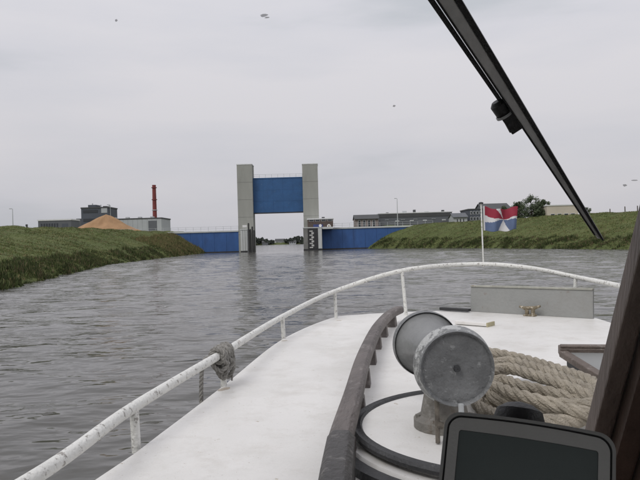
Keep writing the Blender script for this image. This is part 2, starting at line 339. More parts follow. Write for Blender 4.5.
# ================================================================== THE FLOOD GATE
def XZ(px, py, y):
    p = P(px, py, y); return p.x, p.z
TY0 = 146.0
def tower(px0, px1, pytop, label, lean_side):
    x0, zt = XZ(px0, pytop, TY0); x1, _ = XZ(px1, pytop, TY0)
    t = thing('concrete_tower', label, 'tower', ((x0 + x1) / 2, TY0 + 2, 0), group='gate towers')
    D = 4.2; m_ = MB()
    # shaft: with a slot on the channel side for the gate
    xs0, xs1 = x0, x1; xi = xs1 if lean_side > 0 else xs0     # inner side
    sl = 0.5 * lean_side
    ox = xs0 if lean_side > 0 else xs1
    poly = [(ox, TY0), (xi, TY0), (xi, TY0 + 1.3), (xi - sl, TY0 + 1.3), (xi - sl, TY0 + 2.3), (xi, TY0 + 2.3), (xi, TY0 + D), (ox, TY0 + D)]
    m_.prism(poly, (0, 0, -2), (Vector((1, 0, 0)), Vector((0, 1, 0)), Vector((0, 0, 1))), zt + 2)
    m_.build('shaft', M_CONC, t)
    MB().span(min(ox, xi) - .06, max(ox, xi) + .06, TY0 - .06, TY0 + D + .06, zt, zt + .22).build('roof_slab', M_TRIM, t, bevel=.02)
    MB().span(xi - .13 if lean_side > 0 else xi + .003, xi - .003 if lean_side > 0 else xi + .13, TY0 + .25, TY0 + .6, 1, zt - .6).build('guide_rail', M_DSTEEL, t) if False else None
    for k in range(1, 5):                                     # casting joints
        z = zt * k / 5; MB().span(min(ox, xi) - .012, max(ox, xi) + .012, TY0 - .012, TY0 + .02, z - .03, z + .03).build('casting_joint', M_CONCD, t)
    return t, x0, x1, zt
tl, lx0, lx1, lzt = tower(236.6, 251.8, 165, 'grey concrete gate tower rising above the dark fender piles', 1)
tr, rx0, rx1, rzt = tower(302, 317.5, 164.5, 'grey concrete gate tower behind the brick control building', -1)
# lift gate leaf, raised
gy0 = TY0 + 1.45
_, gz1 = XZ(278, 177.6, gy0); _, gz0 = XZ(278, 213.2, gy0)
lg = thing('lift_gate', 'raised blue steel lift gate hanging between two concrete towers', 'gate', ((lx1 + rx0) / 2, gy0 + .4, gz0))
a, b_ = lx1 - .40, rx0 + .40
MB().span(a, b_, gy0 + .05, gy0 + .6, gz0, gz1).build('leaf', M_BLUE, lg)
nc, nr = 5, 3
for i in range(nc):
    for j in range(nr):
        wv = (b_ - a - .9) / nc; hv = (gz1 - gz0 - .5) / nr
        MB().span(a + .45 + i * wv + .012, a + .45 + (i + 1) * wv - .012, gy0 + .015, gy0 + .06, gz0 + .25 + j * hv + .012, gz0 + .25 + (j + 1) * hv - .012).build('skin_plate', M_BLUE, lg)
MB().span(lx1 + .02, rx0 - .02, gy0 - .10, gy0 + .048, gz0 - .05, gz0 + .23).build('bottom_girder', M_DSTEEL, lg)
MB().span(lx1 + .02, rx0 - .02, gy0 - .06, gy0 + .048, gz1 - .2, gz1 + .04).build('top_girder', M_BLUE, lg)
rl = MB(); 
rail_p = MB().span(a + .5, b_ - .5, gy0 + .1, gy0 + .15, gz1 + .80, gz1 + .85).span(a + .5, b_ - .5, gy0 + .1, gy0 + .15, gz1 + .42, gz1 + .46).build('railing', M_STEEL, lg)
for i in range(9):
    x = a + .5 + (b_ - a - 1) * i / 8
    MB().span(x - .03, x + .03, gy0 + .095, gy0 + .155, gz1 - .01, gz1 + .86).build('railing_post', M_STEEL, rail_p)
# piers and wing walls
PY = 141.5                                                    # front face of piers
WT = XZ(240, 230.2, WALL_Y)[1]                                # wall top
def wing(xa, xb, label, out_side, nrail):
    t = thing('wing_wall', label, 'wall', ((xa + xb) / 2, WALL_Y, 0), group='blue wing walls of the flood gate')
    MB().span(xa, xb, WALL_Y + .12, WALL_Y + 2.2, -2, WT - .35).build('core', M_CONCD, t)
    n = int(round((xb - xa) / 2.75)); wv = (xb - xa) / n
    for i in range(n):
        MB().span(xa + i * wv + .012, xa + (i + 1) * wv - .012, WALL_Y, WALL_Y + .14, -.5, WT - .36).build('panel', M_BLUEW, t, bevel=.02)
    MB().span(xa, xb, WALL_Y - .1, WALL_Y + .12, -.3, .28).build('waterline_beam', M_BLACK, t)
    MB().span(xa, xb, WALL_Y - .18, WALL_Y + 2.4, WT - .35, WT).build('coping', M_PALE, t, bevel=.03)
    r = MB()
    for z in (.55, 1.0): r.span(xa, xb, WALL_Y + .3, WALL_Y + .35, WT + z - .05, WT + z)
    r = r.build('railing', M_STEEL, t)
    k = int((xb - xa) / 1.7)
    for i in range(k + 1):
        x = xa + .05 + (xb - xa - .1) * i / k
        MB().span(x - .03, x + .03, WALL_Y + .295, WALL_Y + .355, WT - .01, WT + 1.01).build('railing_post', M_STEEL, r)
    return t
pl_x0 = XZ(241, 240, PY)[0]; pr_x1 = XZ(322, 240, PY)[0]
wing(-48, lx0 - .003, 'long blue panelled wing wall meeting the grass bank near the red chimney', -1, 1)
wing(rx1 + .003, 27, 'blue panelled wing wall running from the gauge board into the bank', 1, 1)
def pier(px0, px1, label, mtl, wy):
    x0 = XZ(px0, 240, PY)[0]; x1 = XZ(px1, 240, PY)[0]
    t = thing('guide_pier', label, 'pier', ((x0 + x1) / 2, PY, 0), group='guide piers of the gate')
    MB().span(x0, x1, PY, wy, -2, WT - .1).build('body', mtl, t, bevel=.04)
    MB().span(x0 - .08, x1 + .08, PY - .08, wy - .003, WT - .1, WT + .12).build('cap', M_PALE, t, bevel=.03)
    n = 2
    for i in range(1, n + 1):
        x = x0 + (x1 - x0) * i / (n + 1)
        MB().span(x - .03, x + .03, PY - .03, PY + .02, .4, WT - .15).build('joint_strip', M_CONCD, t)
    MB().span(x0 - .03, x1 + .03, PY - .06, PY + .02, -.4, .35).build('waterline_band', M_BLACK, t)
    return t, x0, x1
p1, a0, a1 = pier(240.6, 247.4, 'pale guide pier between blue wing wall and dark fender piles', M_PALE, TY0 - .01)
p2, b0, b1 = pier(303.5, 322.2, 'dark guide pier carrying the gauge board below the brick building', M_CONCD, TY0 - .01)
MB().span(XZ(318.3, 240, PY)[0], b1 - .05, PY - .05, PY - .004, .4, WT - .15).build('pale_panel', M_PALE, p2)
# fender piles on the left channel edge
for i, (px, ptop) in enumerate(((248.4, 223), (250.2, 229), (252.2, 226.5), (254.0, 230))):
    x, z = XZ(px, ptop, PY - .8)
    t = thing('fender_pile', ['dark timber fender pile nearest the pale pier, tallest of four', 'dark timber fender pile second from the pale pier', 'dark timber fender pile third from the pale pier', 'dark timber fender pile farthest from the pale pier'][i], 'pile', (x, PY - .8, 0), group='fender piles beside the gate opening')
    MB().lathe([(-2.5, .0), (-2.5, .19), (z - .1, .18), (z, .13), (z, 0)], (x, PY - .8 + .2 * (i % 2), 0), (0, 0, 1), 12).build('pile', mat('tarred_timber', (.045, .045, .045), .9, .3, 2), t)
    MB().lathe([(z - .55, .19), (z - .55, .2), (z - .35, .2), (z - .35, .19)], (x, PY - .8 + .2 * (i % 2), 0), (0, 0, 1), 12).build('steel_band', M_DSTEEL, t)
sx, sz = XZ(244.6, 226.4, PY); s0_ = thing('pier_sign', 'small white sign above the pale guide pier', 'sign', (sx, PY + .1, WT))
MB().span(sx - .5, sx + .5, PY + .04, PY + .09, sz - .2, sz + .3).build('panel', M_WHITE, s0_)
for q in (-.3, .3): MB().span(sx + q - .04, sx + q + .04, PY + .095, PY + .17, WT + .1, sz + .2).build('post', M_STEEL, s0_)
# gauge board: black with white marks
gx0 = XZ(308.0, 240, PY)[0]; gx1 = XZ(318.0, 240, PY)[0]
gb = thing('gauge_board', 'black water gauge board with white marks on the dark pier', 'gauge', ((gx0 + gx1) / 2, PY - .1, .4))
MB().span(gx0, gx1, PY - .10, PY - .035, .35, WT - .2).build('board', M_BLACK, gb)
mx0 = XZ(309.6, 240, PY)[0]; mx1 = XZ(314.0, 240, PY)[0]
zz = .55; k = 0
while zz < WT - .7:
    hgt = .26
    if k % 2 == 0:
        MB().span(mx0, mx0 + .75 * (mx1 - mx0), PY - .125, PY - .101, zz, zz + hgt).build('gauge_mark', mat('weathered_gauge_white', (.50, .50, .48), .7, .2, 2), gb)
    else:
        MB().span(mx0 + .45 * (mx1 - mx0), mx1, PY - .125, PY - .101, zz, zz + .42).build('gauge_mark', mat('weathered_gauge_white', (.50, .50, .48), .7, .2, 2), gb)
    zz += hgt + (.12 if k % 2 == 0 else .3); k += 1
# control building on the right wall
cx0, cz1 = XZ(307.5, 218.6, 142.5); cx1, _ = XZ(333, 218.6, 142.5)
cb = thing('control_building', 'dark brick control building with pale roof edge beside the gate tower', 'building', ((cx0 + cx1) / 2, 143.5, WT))
MB().span(cx0, cx1, 142.2, 145.6, WT + .13, cz1 - .3).build('wall', M_BRICK, cb)
MB().span(cx0 - .15, cx1 + .15, 142.05, 145.8, cz1 - .3, cz1).build('roof', M_TRIM, cb, bevel=.03)
MB().span(cx0 + 3.3, cx0 + 4.0, 143.2, 143.9, cz1, cz1 + .3).build('roof_vent', M_DSTEEL, cb)
for i in range(4):
    x = cx0 + .35 + i * 1.42
    wv = MB().span(x, x + 1.1, 142.16, 142.21, WT + 1.45, WT + 2.0).build('window', M_TRIM, cb)
    MB().span(x + .06, x + 1.04, 142.13, 142.158, WT + 1.51, WT + 1.94).build('pane', M_GLASS, wv)
MB().span(cx0 - .5, cx1 - .1, 141.6, 146, WT - .34, WT + .127).build('floor_slab', M_PALE, cb)
MB().span(cx0 + 4.5, cx1 - .12, 141.8, 145.9, -2, WT - .342).build('support', M_CONCD, cb) if False else None
sx, sz = XZ(319, 225.6, 142)
s1 = thing('notice_sign', 'small blue and white notice sign on the brick control building', 'sign', (sx, 142.1, sz))
MB().span(sx - 1.3, sx + .9, 142.06, 142.12, sz - .28, sz + .28).build('panel', mat('sign_blue', (.05, .07, .22), .5), s1)
MB().lathe([(0, 0), (0, .34), (-.03, .34), (-.03, 0)], (sx + .3, 142.055, sz), (0, 1, 0), 20).build('white_disc', M_WHITE, s1)
sx, sz = XZ(328.9, 225.9, 142)
s2 = thing('traffic_sign', 'round white traffic sign with dark centre on the brick control building', 'sign', (sx, 142.1, sz))
MB().lathe([(0, 0), (0, .42), (-.04, .42), (-.04, 0)], (sx, 142.12, sz), (0, 1, 0), 24).build('disc', M_WHITE, s2)
MB().lathe([(0, 0), (0, .17), (-.02, .17), (-.02, 0)], (sx, 142.078, sz), (0, 1, 0), 20).build('centre', mat('sign_ochre', (.2, .13, .06), .6), s2)

# ================================================================== BUILDINGS BEHIND THE BANKS
def windows(t, x0, x1, y, z0, z1, n, m_=M_GLASS, gap=.35, frame=M_TRIM):
    wv = (x1 - x0) / n
    for i in range(n):
        f = MB().span(x0 + i * wv + gap * wv / 2, x0 + (i + 1) * wv - gap * wv / 2, y - .06, y + .02, z0, z1).build('window', frame, t)
        MB().span(x0 + i * wv + gap * wv / 2 + .08, x0 + (i + 1) * wv - gap * wv / 2 - .08, y - .09, y - .062, z0 + .08, z1 - .08).build('pane', m_, f)
def block(name, label, cat, px0, px1, pyt, y, depth, wall, roofm, roof_h=.35, over=.15, zb=None):
    x0, zt = XZ(px0, pyt, y); x1, _ = XZ(px1, pyt, y); zb = PLATEAU - .3 if zb is None else zb
    t = thing(name, label, cat, ((x0 + x1) / 2, y + depth / 2, zb))
    MB().span(x0, x1, y, y + depth, zb, zt - roof_h).build('wall', wall, t)
    MB().span(x0 - over, x1 + over, y - over, y + depth + over, zt - roof_h, zt).build('roof', roofm, t)
    return t, x0, x1, zt
t, x0, x1, zt = block('low_building', 'low grey building with dark windows left of the factory block', 'building', 38, 71, 219.8, 176, 6, M_GREYB, M_TRIM)
windows(t, x0 + .6, x1 - 3.6, 176, PLATEAU + .6, zt - 1.1, 7, gap=.4, frame=M_DARKB)
MB().span(x1 - 2.6, x1 - .9, 175.95, 176.02, PLATEAU - .2, zt - 1.3).build('door', M_DARKB, t)
t, x0, x1, zt = block('factory_block', 'tall stepped grey factory block behind the sand heap', 'factory', 81, 108.5, 207.5, 235, 10, M_DARKB, M_ROOFD, .5)
ax0, azt = XZ(74, 218.5, 234); MB().span(ax0, x0 - .01, 236, 244, PLATEAU, azt).build('annex', M_GREYB, t)
ax0, azt = XZ(78, 213, 234); MB().span(ax0, x0 - .02, 238, 243, PLATEAU, azt).build('stair_tower', M_DARKB, t)
ax0, azt = XZ(87, 204.8, 236); ax1, _ = XZ(95, 204.8, 236); MB().span(ax0, ax1, 237, 242, zt - .02, azt).build('roof_house', M_DARKB, t)
ax0, azt = XZ(101, 205.8, 236); ax1, _ = XZ(104.5, 204.8, 236); MB().span(ax0, ax1, 238, 241, zt - .02, azt).build('roof_vent', M_DSTEEL, t)
ax0, azt = XZ(112, 207.5, 235); ax1, _ = XZ(117.6, 207.5, 235)
for i in range(4):
    zc = zt - 1.6 - i * 3.3
    MB().span(x0 + .8, x1 - 4.2, 234.9, 235.02, zc - .55, zc + .55).build('window_band', M_GLASS, t)
for i in range(3):
    zc = zt - 1.4 - i * 3.0
    MB().span(x1 - 2.8, x1 - .5, 234.88, 235.02, zc - .9, zc + .9).build('opening', M_SHED, t)
for i, (px, pyt) in enumerate(((91, 203.2), (98.5, 204.4), (106, 203.8))):
    ax0, azt = XZ(px, pyt, 236); MB().tube([(ax0, 237.5 + i, zt - .1), (ax0, 237.5 + i, azt)], .22, 8).build('vent_pipe', M_STEEL, t)
MB().tube([(x1 + .25, 236, PLATEAU), (x1 + .25, 236, zt + .6), (x1 - .8, 236, zt + .9)], .18, 8).build('downpipe', M_STEEL, t)
t, x0, x1, zt = block('long_shed', 'long pale grey shed between the sand heap and the red chimney', 'shed', 104, 161.5, 219, 205, 12, M_SHED, M_ROOFD, .4)
n = 12; wv = (x1 - x0) / n
for i in range(n):
    MB().span(x0 + i * wv + .03, x0 + (i + 1) * wv - .03, 204.93, 205.02, PLATEAU, zt - .42).build('cladding_panel', M_SHED, t)
for k in range(4):
    MB().span(x0 + 2 + k * 4.2, x0 + 3.1 + k * 4.2, 208, 209.4, zt - .01, zt + .55).build('roof_vent', M_STEEL, t)
MB().span(x1 - 4.4, x1 - 1.6, 204.86, 204.925, PLATEAU - .2, zt - 1.0).build('roller_door', M_GREYB, t)
# chimney
cxp, czt = XZ(154, 185, 232); r0 = 2.0 / FPX * 232
ch = thing('red_chimney', 'tall red factory chimney above the long pale shed', 'chimney', (cxp, 232, PLATEAU))
MB().lathe([(PLATEAU - .3, 0), (PLATEAU - .3, r0 * 1.15), (czt - .5, r0 * .9), (czt, r0 * .95), (czt, r0 * .6), (czt - .5, 0)], (cxp, 232, 0), (0, 0, 1), 20).build('stack', M_RED, ch, smooth=True)
for py in (210.5, 200, 188):
    z = XZ(154, py, 232)[1]; MB().lathe([(z, r0 * .9), (z, r0 * 1.35), (z + .25, r0 * 1.35), (z + .25, r0 * .9)], (cxp, 232, 0), (0, 0, 1), 20).build('platform_ring' if py > 205 else 'steel_band', M_STEEL if py > 205 else M_RED, ch)
# sand heap
hx, hzt = XZ(106, 213.0, 164); hr = 38 / FPX * 164
def heap():
    V = []; Fs = []; nr_, na = 26, 72
    for i in range(nr_ + 1):
        for j in range(na):
            a = 6.2832 * j / na; q = i / nr_
            rr = hr * q * (1 + .13 * math.sin(a * 2 + .7) + .06 * math.sin(a * 5 + 2) + .025 * math.sin(a * 13))
            z = PLATEAU - .25 + (hzt - PLATEAU + .25) * ((1 - q) ** .93) * (1 - .10 * math.sin(3.1 * q)) + (.30 * math.sin(a * 3 + q * 5 + 1) + .16 * math.sin(a * 7 + q * 9) + .09 * math.sin(a * 17 - q * 15)) * q * (1 - q) * 3 - .35 * math.exp(-(q / .09) ** 2)
            if i == nr_: z -= .6
            V.append((hx + rr * math.cos(a), 158 + 6 + rr * .85 * math.sin(a), z))
    for i in range(nr_):
        for j in range(na): Fs.append((i * na + j, i * na + (j + 1) % na, (i + 1) * na + (j + 1) % na, (i + 1) * na + j))
    m_ = MB(); m_.add(V, Fs); return m_
heap().build('sand_heap', M_SAND, None, True, origin=(hx, 164, PLATEAU - .2), label='large orange sand heap in front of the factory', category='sand heap')
x, z = XZ(1, 225.5, 150)
mm_ = MB(); mm_.lathe([(0, 1.9), (.3, 1.7), (1.0, .8), (1.35, .15), (1.36, 0)], (x - 1.5, 152, PLATEAU - .15), (0, 0, 1), 22)
mm_.build('small_sand_heap', M_SAND, None, True, origin=(x - 1.5, 152, PLATEAU - .1), label='small sand heap at the far left edge of the bank', category='sand heap')
# lamp posts
def lamp(px, pyt, y, label, arm):
    x, z = XZ(px, pyt, y)
    t = thing('street_lamp', label, 'lamp', (x, y, PLATEAU), group='street lamps')
    MB().lathe([(PLATEAU - .3, .14), (PLATEAU + 1, .13), (z, .06), (z, 0)], (x, y, 0), (0, 0, 1), 10).build('pole', M_STEEL, t)
    for s_ in arm:
        MB().tube([(x, y, z - .1), (x + s_ * .2, y, z + .05), (x + s_ * .4, y, z + .05)], .05, 6).build('arm', M_STEEL, t)
        MB().box((x + s_ * .45, y, z + .04), (.55, .3, .16)).build('lamp_head', M_STEEL, t, bevel=.04)
lamp(12.5, 208.8, 140, 'single street lamp on the far left bank', (-1,))
lamp(397, 198.5, 165, 'street lamp standing in front of the long dark building', (-1,))
# small things on the left bank
x, z = XZ(27, 227, 140); t = thing('marker_post', 'short dark post on the left bank beside the low building', 'post', (x, 140, PLATEAU))
MB().span(x - .12, x + .12, 139.88, 140.12, PLATEAU - .3, z + .6).build('post', M_DSTEEL, t); MB().span(x - .25, x + .25, 139.84, 139.878, z + .1, z + .6).build('plate', M_DSTEEL, t)
# right side
t, x0, x1, zt = block('long_dark_building', 'long dark low building with a white roof edge on the dike', 'building', 379, 452, 213.3, 178, 16, M_GREYB, M_TRIM, .22)
MB().span(x0 + .02, x1 - .02, 177.9, 178.02, zt - 1.3, zt - .25).build('fascia', M_ROOFD, t)
for k, u in enumerate((.12, .35, .5, .66, .9)):
    MB().span(x0 + u * (x1 - x0), x0 + u * (x1 - x0) + .7 + .5 * (k % 2), 182, 183, zt - .01, zt + .35 + .3 * (k % 3)).build('roof_vent', M_STEEL if k % 2 else M_ROOFD, t)
for (u, v) in ((.08, 1), (.22, 0), (.3, 1), (.42, 0), (.47, 1), (.6, 0), (.72, 1), (.86, 0)):
    f = MB().span(x0 + u * (x1 - x0), x0 + u * (x1 - x0) + 1.1, 177.92, 178.03, zt - 2.25 + v * .55 - .35, zt - 2.25 + v * .3).build('window', M_TRIM, t)
    MB().span(x0 + u * (x1 - x0) + .1, x0 + u * (x1 - x0) + 1.0, 177.88, 177.917, zt - 2.25 + v * .55 - .27, zt - 2.25 + v * .3 - .08).build('pane', M_SHED, f)
def gable(name, label, px0, px1, pyt, pye, y, depth, wall, roofm, nwin):
    x0, zt = XZ(px0, pyt, y); x1, ze = XZ(px1, pye, y)
    t = thing(name, label, 'building', ((x0 + x1) / 2, y + depth / 2, PLATEAU - .2))
    MB().span(x0 + .2, x1 - .2, y, y + depth, PLATEAU - .4, ze).build('wall', wall, t)
    m_ = MB().prism([(y - .4, ze - .1), (y + depth / 2, zt), (y + depth + .4, ze - .1), (y + depth + .4, ze + .08), (y + depth / 2, zt + .2), (y - .4, ze + .08)], (x0, 0, 0), (Vector((0, 1, 0)), Vector((0, 0, 1)), Vector((1, 0, 0))), x1 - x0)
    m_.build('roof', roofm, t)
    MB().prism([(y + .1, ze - .12), (y + depth / 2, zt - .05), (y + depth - .1, ze - .12)], (x0 + .25, 0, 0), (Vector((0, 1, 0)), Vector((0, 0, 1)), Vector((1, 0, 0))), x1 - x0 - .5).build('gable_wall', wall, t)
    windows(t, x0 + .8, x1 - .8, y, PLATEAU + .5, ze - .3, nwin, gap=.45)
    return t
gable('boat_shed', 'low shed with dark roof beside the long dark building, nearer the tower', 354, 379, 215.2, 218.6, 172, 7, mat('pinkish_wall', (.25, .21, .20), .8), M_ROOFD, 4)
gable('tin_shed', 'pale low shed between the long dark building and the flag', 452.5, 468, 213.5, 217, 168, 6, M_SHED, M_GREYB, 3)
t, x0, x1, zt = block('office_block', 'dark blue grey office block just left of the flag', 'building', 468.5, 483, 208.8, 172, 10, M_DARKB, M_ROOFD, .3)
windows(t, x0 + .3, x1 - .3, 172, zt - 1.6, zt - .7, 4); windows(t, x0 + .3, x1 - .3, 172, zt - 3.3, zt - 2.3, 4)
gable('dark_barn', 'dark roofed barn behind the flag', 482, 512, 203.5, 209, 180, 10, M_GREYB, M_ROOFD, 5)
t, x0, x1, zt = block('beige_building', 'beige flat roofed building right of the trees, behind the wiper', 'building', 547, 578, 205, 150, 10, M_BEIGE, M_TRIM, .25)
windows(t, x0 + .5, x1 - .5, 150, PLATEAU + 1.0, PLATEAU + 2.1, 4)
for i, (px, pyt, y) in enumerate(((610, 210.2, 112), (625, 210, 111), (637.5, 208.2, 110))):
    x, z = XZ(px, pyt, y); zb = float(ground_h(np.array([x]), np.array([y]))[0][0])
    t = thing('fence_post', ['leftmost fence post on the right dike crest beside the wiper', 'middle of three fence posts on the right dike crest', 'fence post on the right dike crest nearest the window frame'][i], 'post', (x, y, zb), group='fence posts on the right dike')
    MB().hexa([(x - .07, y - .07, zb - .3), (x + .07, y - .07, zb - .3), (x + .07, y + .07, zb - .3), (x - .07, y + .07, zb - .3), (x - .06, y - .06, zb + 1.25), (x + .06, y - .06, zb + 1.25), (x + .05, y + .06, zb + 1.32), (x - .06, y + .06, zb + 1.3)]).build('post', M_BARK, t)

# ------------------------------------------------------------------ trees
def tree(label, cat, base, H, rad, nclump, leaf, mleaf, seed, group=None, name='broadleaf_tree', low=.3):
    r = random.Random(seed); b = Vector(base)
    t = thing(name, label, cat, base, group=group)
    tr_ = MB(); lean = Vector((r.uniform(-.05, .05), r.uniform(-.05, .05), 0)) * H
    tr_.tube([b - Vector((0, 0, .3)), b + lean * .4 + Vector((0, 0, H * .3)), b + lean + Vector((0, 0, H * .8))], [H * .03, H * .022, H * .006], 8)
    cl = []
    for i in range(nclump):
        a = r.uniform(0, 6.283); u = r.random() ** .5; zf = low + (1 - low) * r.random()
        env = math.sin(math.pi * min(1, max(0.06, (zf - low + .10) / (1.08 - low)))) ** .6
        c = b + lean * zf + Vector((math.cos(a) * rad * u * env, math.sin(a) * rad * u * env, H * zf * r.uniform(.93, 1.0)))
        cl.append((c, rad * r.uniform(.16, .30)))
    for c, q in cl[::3]:
        z0 = b + lean * .5 + Vector((0, 0, H * r.uniform(.2, .5)))
        tr_.tube([z0, (z0 + c) / 2 + Vector((0, 0, -.05 * H)), c], [H * .011, H * .007, H * .002], 5, False)
    tr_.build('trunk', M_BARK, t)
    V = []; F = []
    for c, q in cl:
        for _ in range(38):
            d = Vector((r.gauss(0, 1), r.gauss(0, 1), r.gauss(0, .8))); d = d.normalized() * q * r.random() ** .4
            p = c + d; u = Vector((r.gauss(0, 1), r.gauss(0, 1), r.gauss(0, 1))).normalized(); v = u.orthogonal().normalized()
            s_ = leaf * r.uniform(.6, 1.4); i = len(V)
            V += [p - u * s_, p + v * s_ * .6, p + u * s_, p - v * s_ * .6]; F.append((i, i + 1, i + 2, i + 3))
    V = np.array([tuple(x - b) for x in V]); o = bpy.data.objects.new('crown', fastmesh('crown', V, np.array(F), mleaf)); COL.objects.link(o); o.parent = t
    return t
for i, (px, pyt, y, wpx, lab) in enumerate(((519, 202, 152, 9, 'small dark tree just right of the flag'), (531, 196.8, 156, 12, 'tallest dark tree between the flag and the beige building'),
                                            (543, 201, 153, 9, 'dark tree with its crown touching the beige building'), (505, 207, 165, 8, 'dark tree peeping out above the flag'),
                                            (587, 207.5, 118, 5, 'low bush on the right dike beside the wiper'))):
    x, z = XZ(px, pyt, y); zb = float(ground_h(np.array([x]), np.array([y]))[0][0])
    tree(lab, 'bush' if i == 4 else 'tree', (x, y, zb), (z - zb) * 1.02, wpx / FPX * y, 80 if i < 4 else 30, .19 if i < 4 else .1, M_LEAF, 40 + i, 'trees on the right dike' if i < 4 else None, 'broadleaf_tree' if i < 4 else 'bush', .15)
FAR = ((255, 237.2, 'hazy far tree in the gate opening hard by the fender piles'), (258.5, 238.4, 'second hazy far tree from the fender piles in the gate opening'), (262.5, 237.6, 'third hazy far tree from the fender piles in the gate opening'),
       (267, 239.2, 'fourth hazy far tree from the fender piles in the gate opening'), (271, 240.2, 'low hazy far tree just left of the far pale house'), (286.5, 239.4, 'low hazy far tree just right of the far pale house'),
       (290.5, 238.4, 'fourth hazy far tree from the gauge board in the gate opening'), (294.5, 237.2, 'third hazy far tree from the gauge board in the gate opening'), (298, 236.2, 'second hazy far tree from the gauge board, tallest in the gate opening'), (302, 236.8, 'hazy far tree in the gate opening nearest the gauge board'))
for i, (px, pyt, lab) in enumerate(FAR):
    y = 625 + 3 * (i % 3); x, z = XZ(px, pyt, y); zb = float(ground_h(np.array([x]), np.array([float(y)]))[0][0])
    tree(lab, 'tree', (x, y, zb), max(2.5, z - zb), 3.6 / FPX * y, 34, .6, M_LEAFF, 70 + i, 'far trees beyond the gate', 'broadleaf_tree', .02)
for px, pyt, wpx, wall, lab in ((265, 241.2, 3.0, M_GREYB, 'far grey house among the trees on the fender pile side of the opening'), (292.5, 240.9, 3.4, M_SHED, 'far house among the trees on the gauge board side of the opening')):
    x, z = XZ(px, pyt, 622); hw_ = wpx / FPX * 622; t = thing('far_house', lab, 'house', (x, 624, .5), group='far houses beyond the gate')
    MB().span(x - hw_, x + hw_, 622, 627, -.2, z - 1.2).build('wall', wall, t)
    MB().prism([(621.6, z - 1.3), (624.5, z + .6), (627.4, z - 1.3)], (x - hw_ - .3, 0, 0), (Vector((0, 1, 0)), Vector((0, 0, 1)), Vector((1, 0, 0))), 2 * hw_ + .6).build('roof', M_ROOFD, t)
    windows(t, x - hw_ + .3, x + hw_ - .3, 622, z - 2.4, z - 1.5, 3)
x, z = XZ(280, 241.3, 636)
t = thing('far_house', 'small pale house far off in the middle of the gate opening', 'house', (x, 638, 1.5), group='far houses beyond the gate')
MB().span(x - 5, x + 5, 636, 642, .5, 4.0).build('wall', M_SHED, t)
MB().prism([(635.6, 3.9), (639, 6.0), (642.4, 3.9)], (x - 5.3, 0, 0), (Vector((0, 1, 0)), Vector((0, 0, 1)), Vector((1, 0, 0))), 10.6).build('roof', M_ROOFD, t)
windows(t, x - 4, x + 4, 636, 2.2, 3.3, 4)

# ================================================================== THE BOAT
TH = math.atan((455 - 320) / FPX)
FW = Vector((math.sin(TH), math.cos(TH), 0)); RT = Vector((math.cos(TH), -math.sin(TH), 0)); UP = Vector((0, 0, 1))
DK = EYE.z - .75
def B(f, r, z=0): return Vector((0, 0, 0)) + FW * f + RT * r + UP * z
def fr(p): return Vector((p.dot(FW), p.dot(RT), p.z))
boat = thing('motor_boat', 'white motor boat with bow rail, seen from inside its wheelhouse', 'boat', B(-1, 0, 0), -TH)
# deck outline (port side measured, starboard mirrored)
port = [(-3.2, -1.15), (0, -1.2)] + [(fr(G(px, py, DK)).x, fr(G(px, py, DK)).y) for px, py in ((95, 480), (160, 434), (223, 386), (283, 339), (330, 318.5))]
tip = [(6.16, -.98), (6.38, -.5), (6.46, 0)]
half = port + tip
full = half + [(f, -r) for f, r in reversed(half[:-1])]
outl = spline([Vector((f, r, 0)) for f, r in full], .12)
dk = MB(); n = len(outl); ctr = []
top = [B(q.x, q.y, DK) for q in outl]; mid = [B(q.x, q.y * .985, DK - .05) for q in outl]
h2 = [B(q.x - .25 * max(0, (q.x - 4) / 2.4), q.y * (.93 - .12 * max(0, (q.x - 3) / 3.4)), .35) for q in outl]; h3 = [B(q.x - .7 * max(0, (q.x - 3.5) / 2.9), q.y * (.85 - .3 * max(0, (q.x - 2) / 4.4)), -.45) for q in outl]
hm = MB(); hm.add([p - UP * .002 for p in mid] + h2 + h3, [(i, i + 1, n + i + 1, n + i) for i in range(n - 1)] + [(n + i, n + i + 1, 2 * n + i + 1, 2 * n + i) for i in range(n - 1)] + [(n - 1, 0, n, 2 * n - 1), (2 * n - 1, n, 2 * n, 3 * n - 1)])
hm.build('hull', M_HULL, boat, True)
nn = n // 2
vs_ = []; fs = []
for i in range(nn + 1):
    a, b_ = top[i], top[n - 1 - i]
    for k in range(9): vs_.append(a.lerp(b_, k / 8))
for i in range(nn):
    for k in range(8): fs.append((i * 9 + k, i * 9 + k + 1, (i + 1) * 9 + k + 1, (i + 1) * 9 + k))
o_ = len(vs_); vs_ += top + mid; fs += [(o_ + i, o_ + i + 1, o_ + n + i + 1, o_ + n + i) for i in range(n - 1)]
dk.add(vs_, fs); dk.build('deck', M_DECK, boat)
MB().sweep([B(q.x, q.y * 1.0, DK - .09) for q in outl], [(-.035, -.03), (.035, -.03), (.035, .03), (-.035, .03)]).build('rubbing_strake', M_RUB, boat)
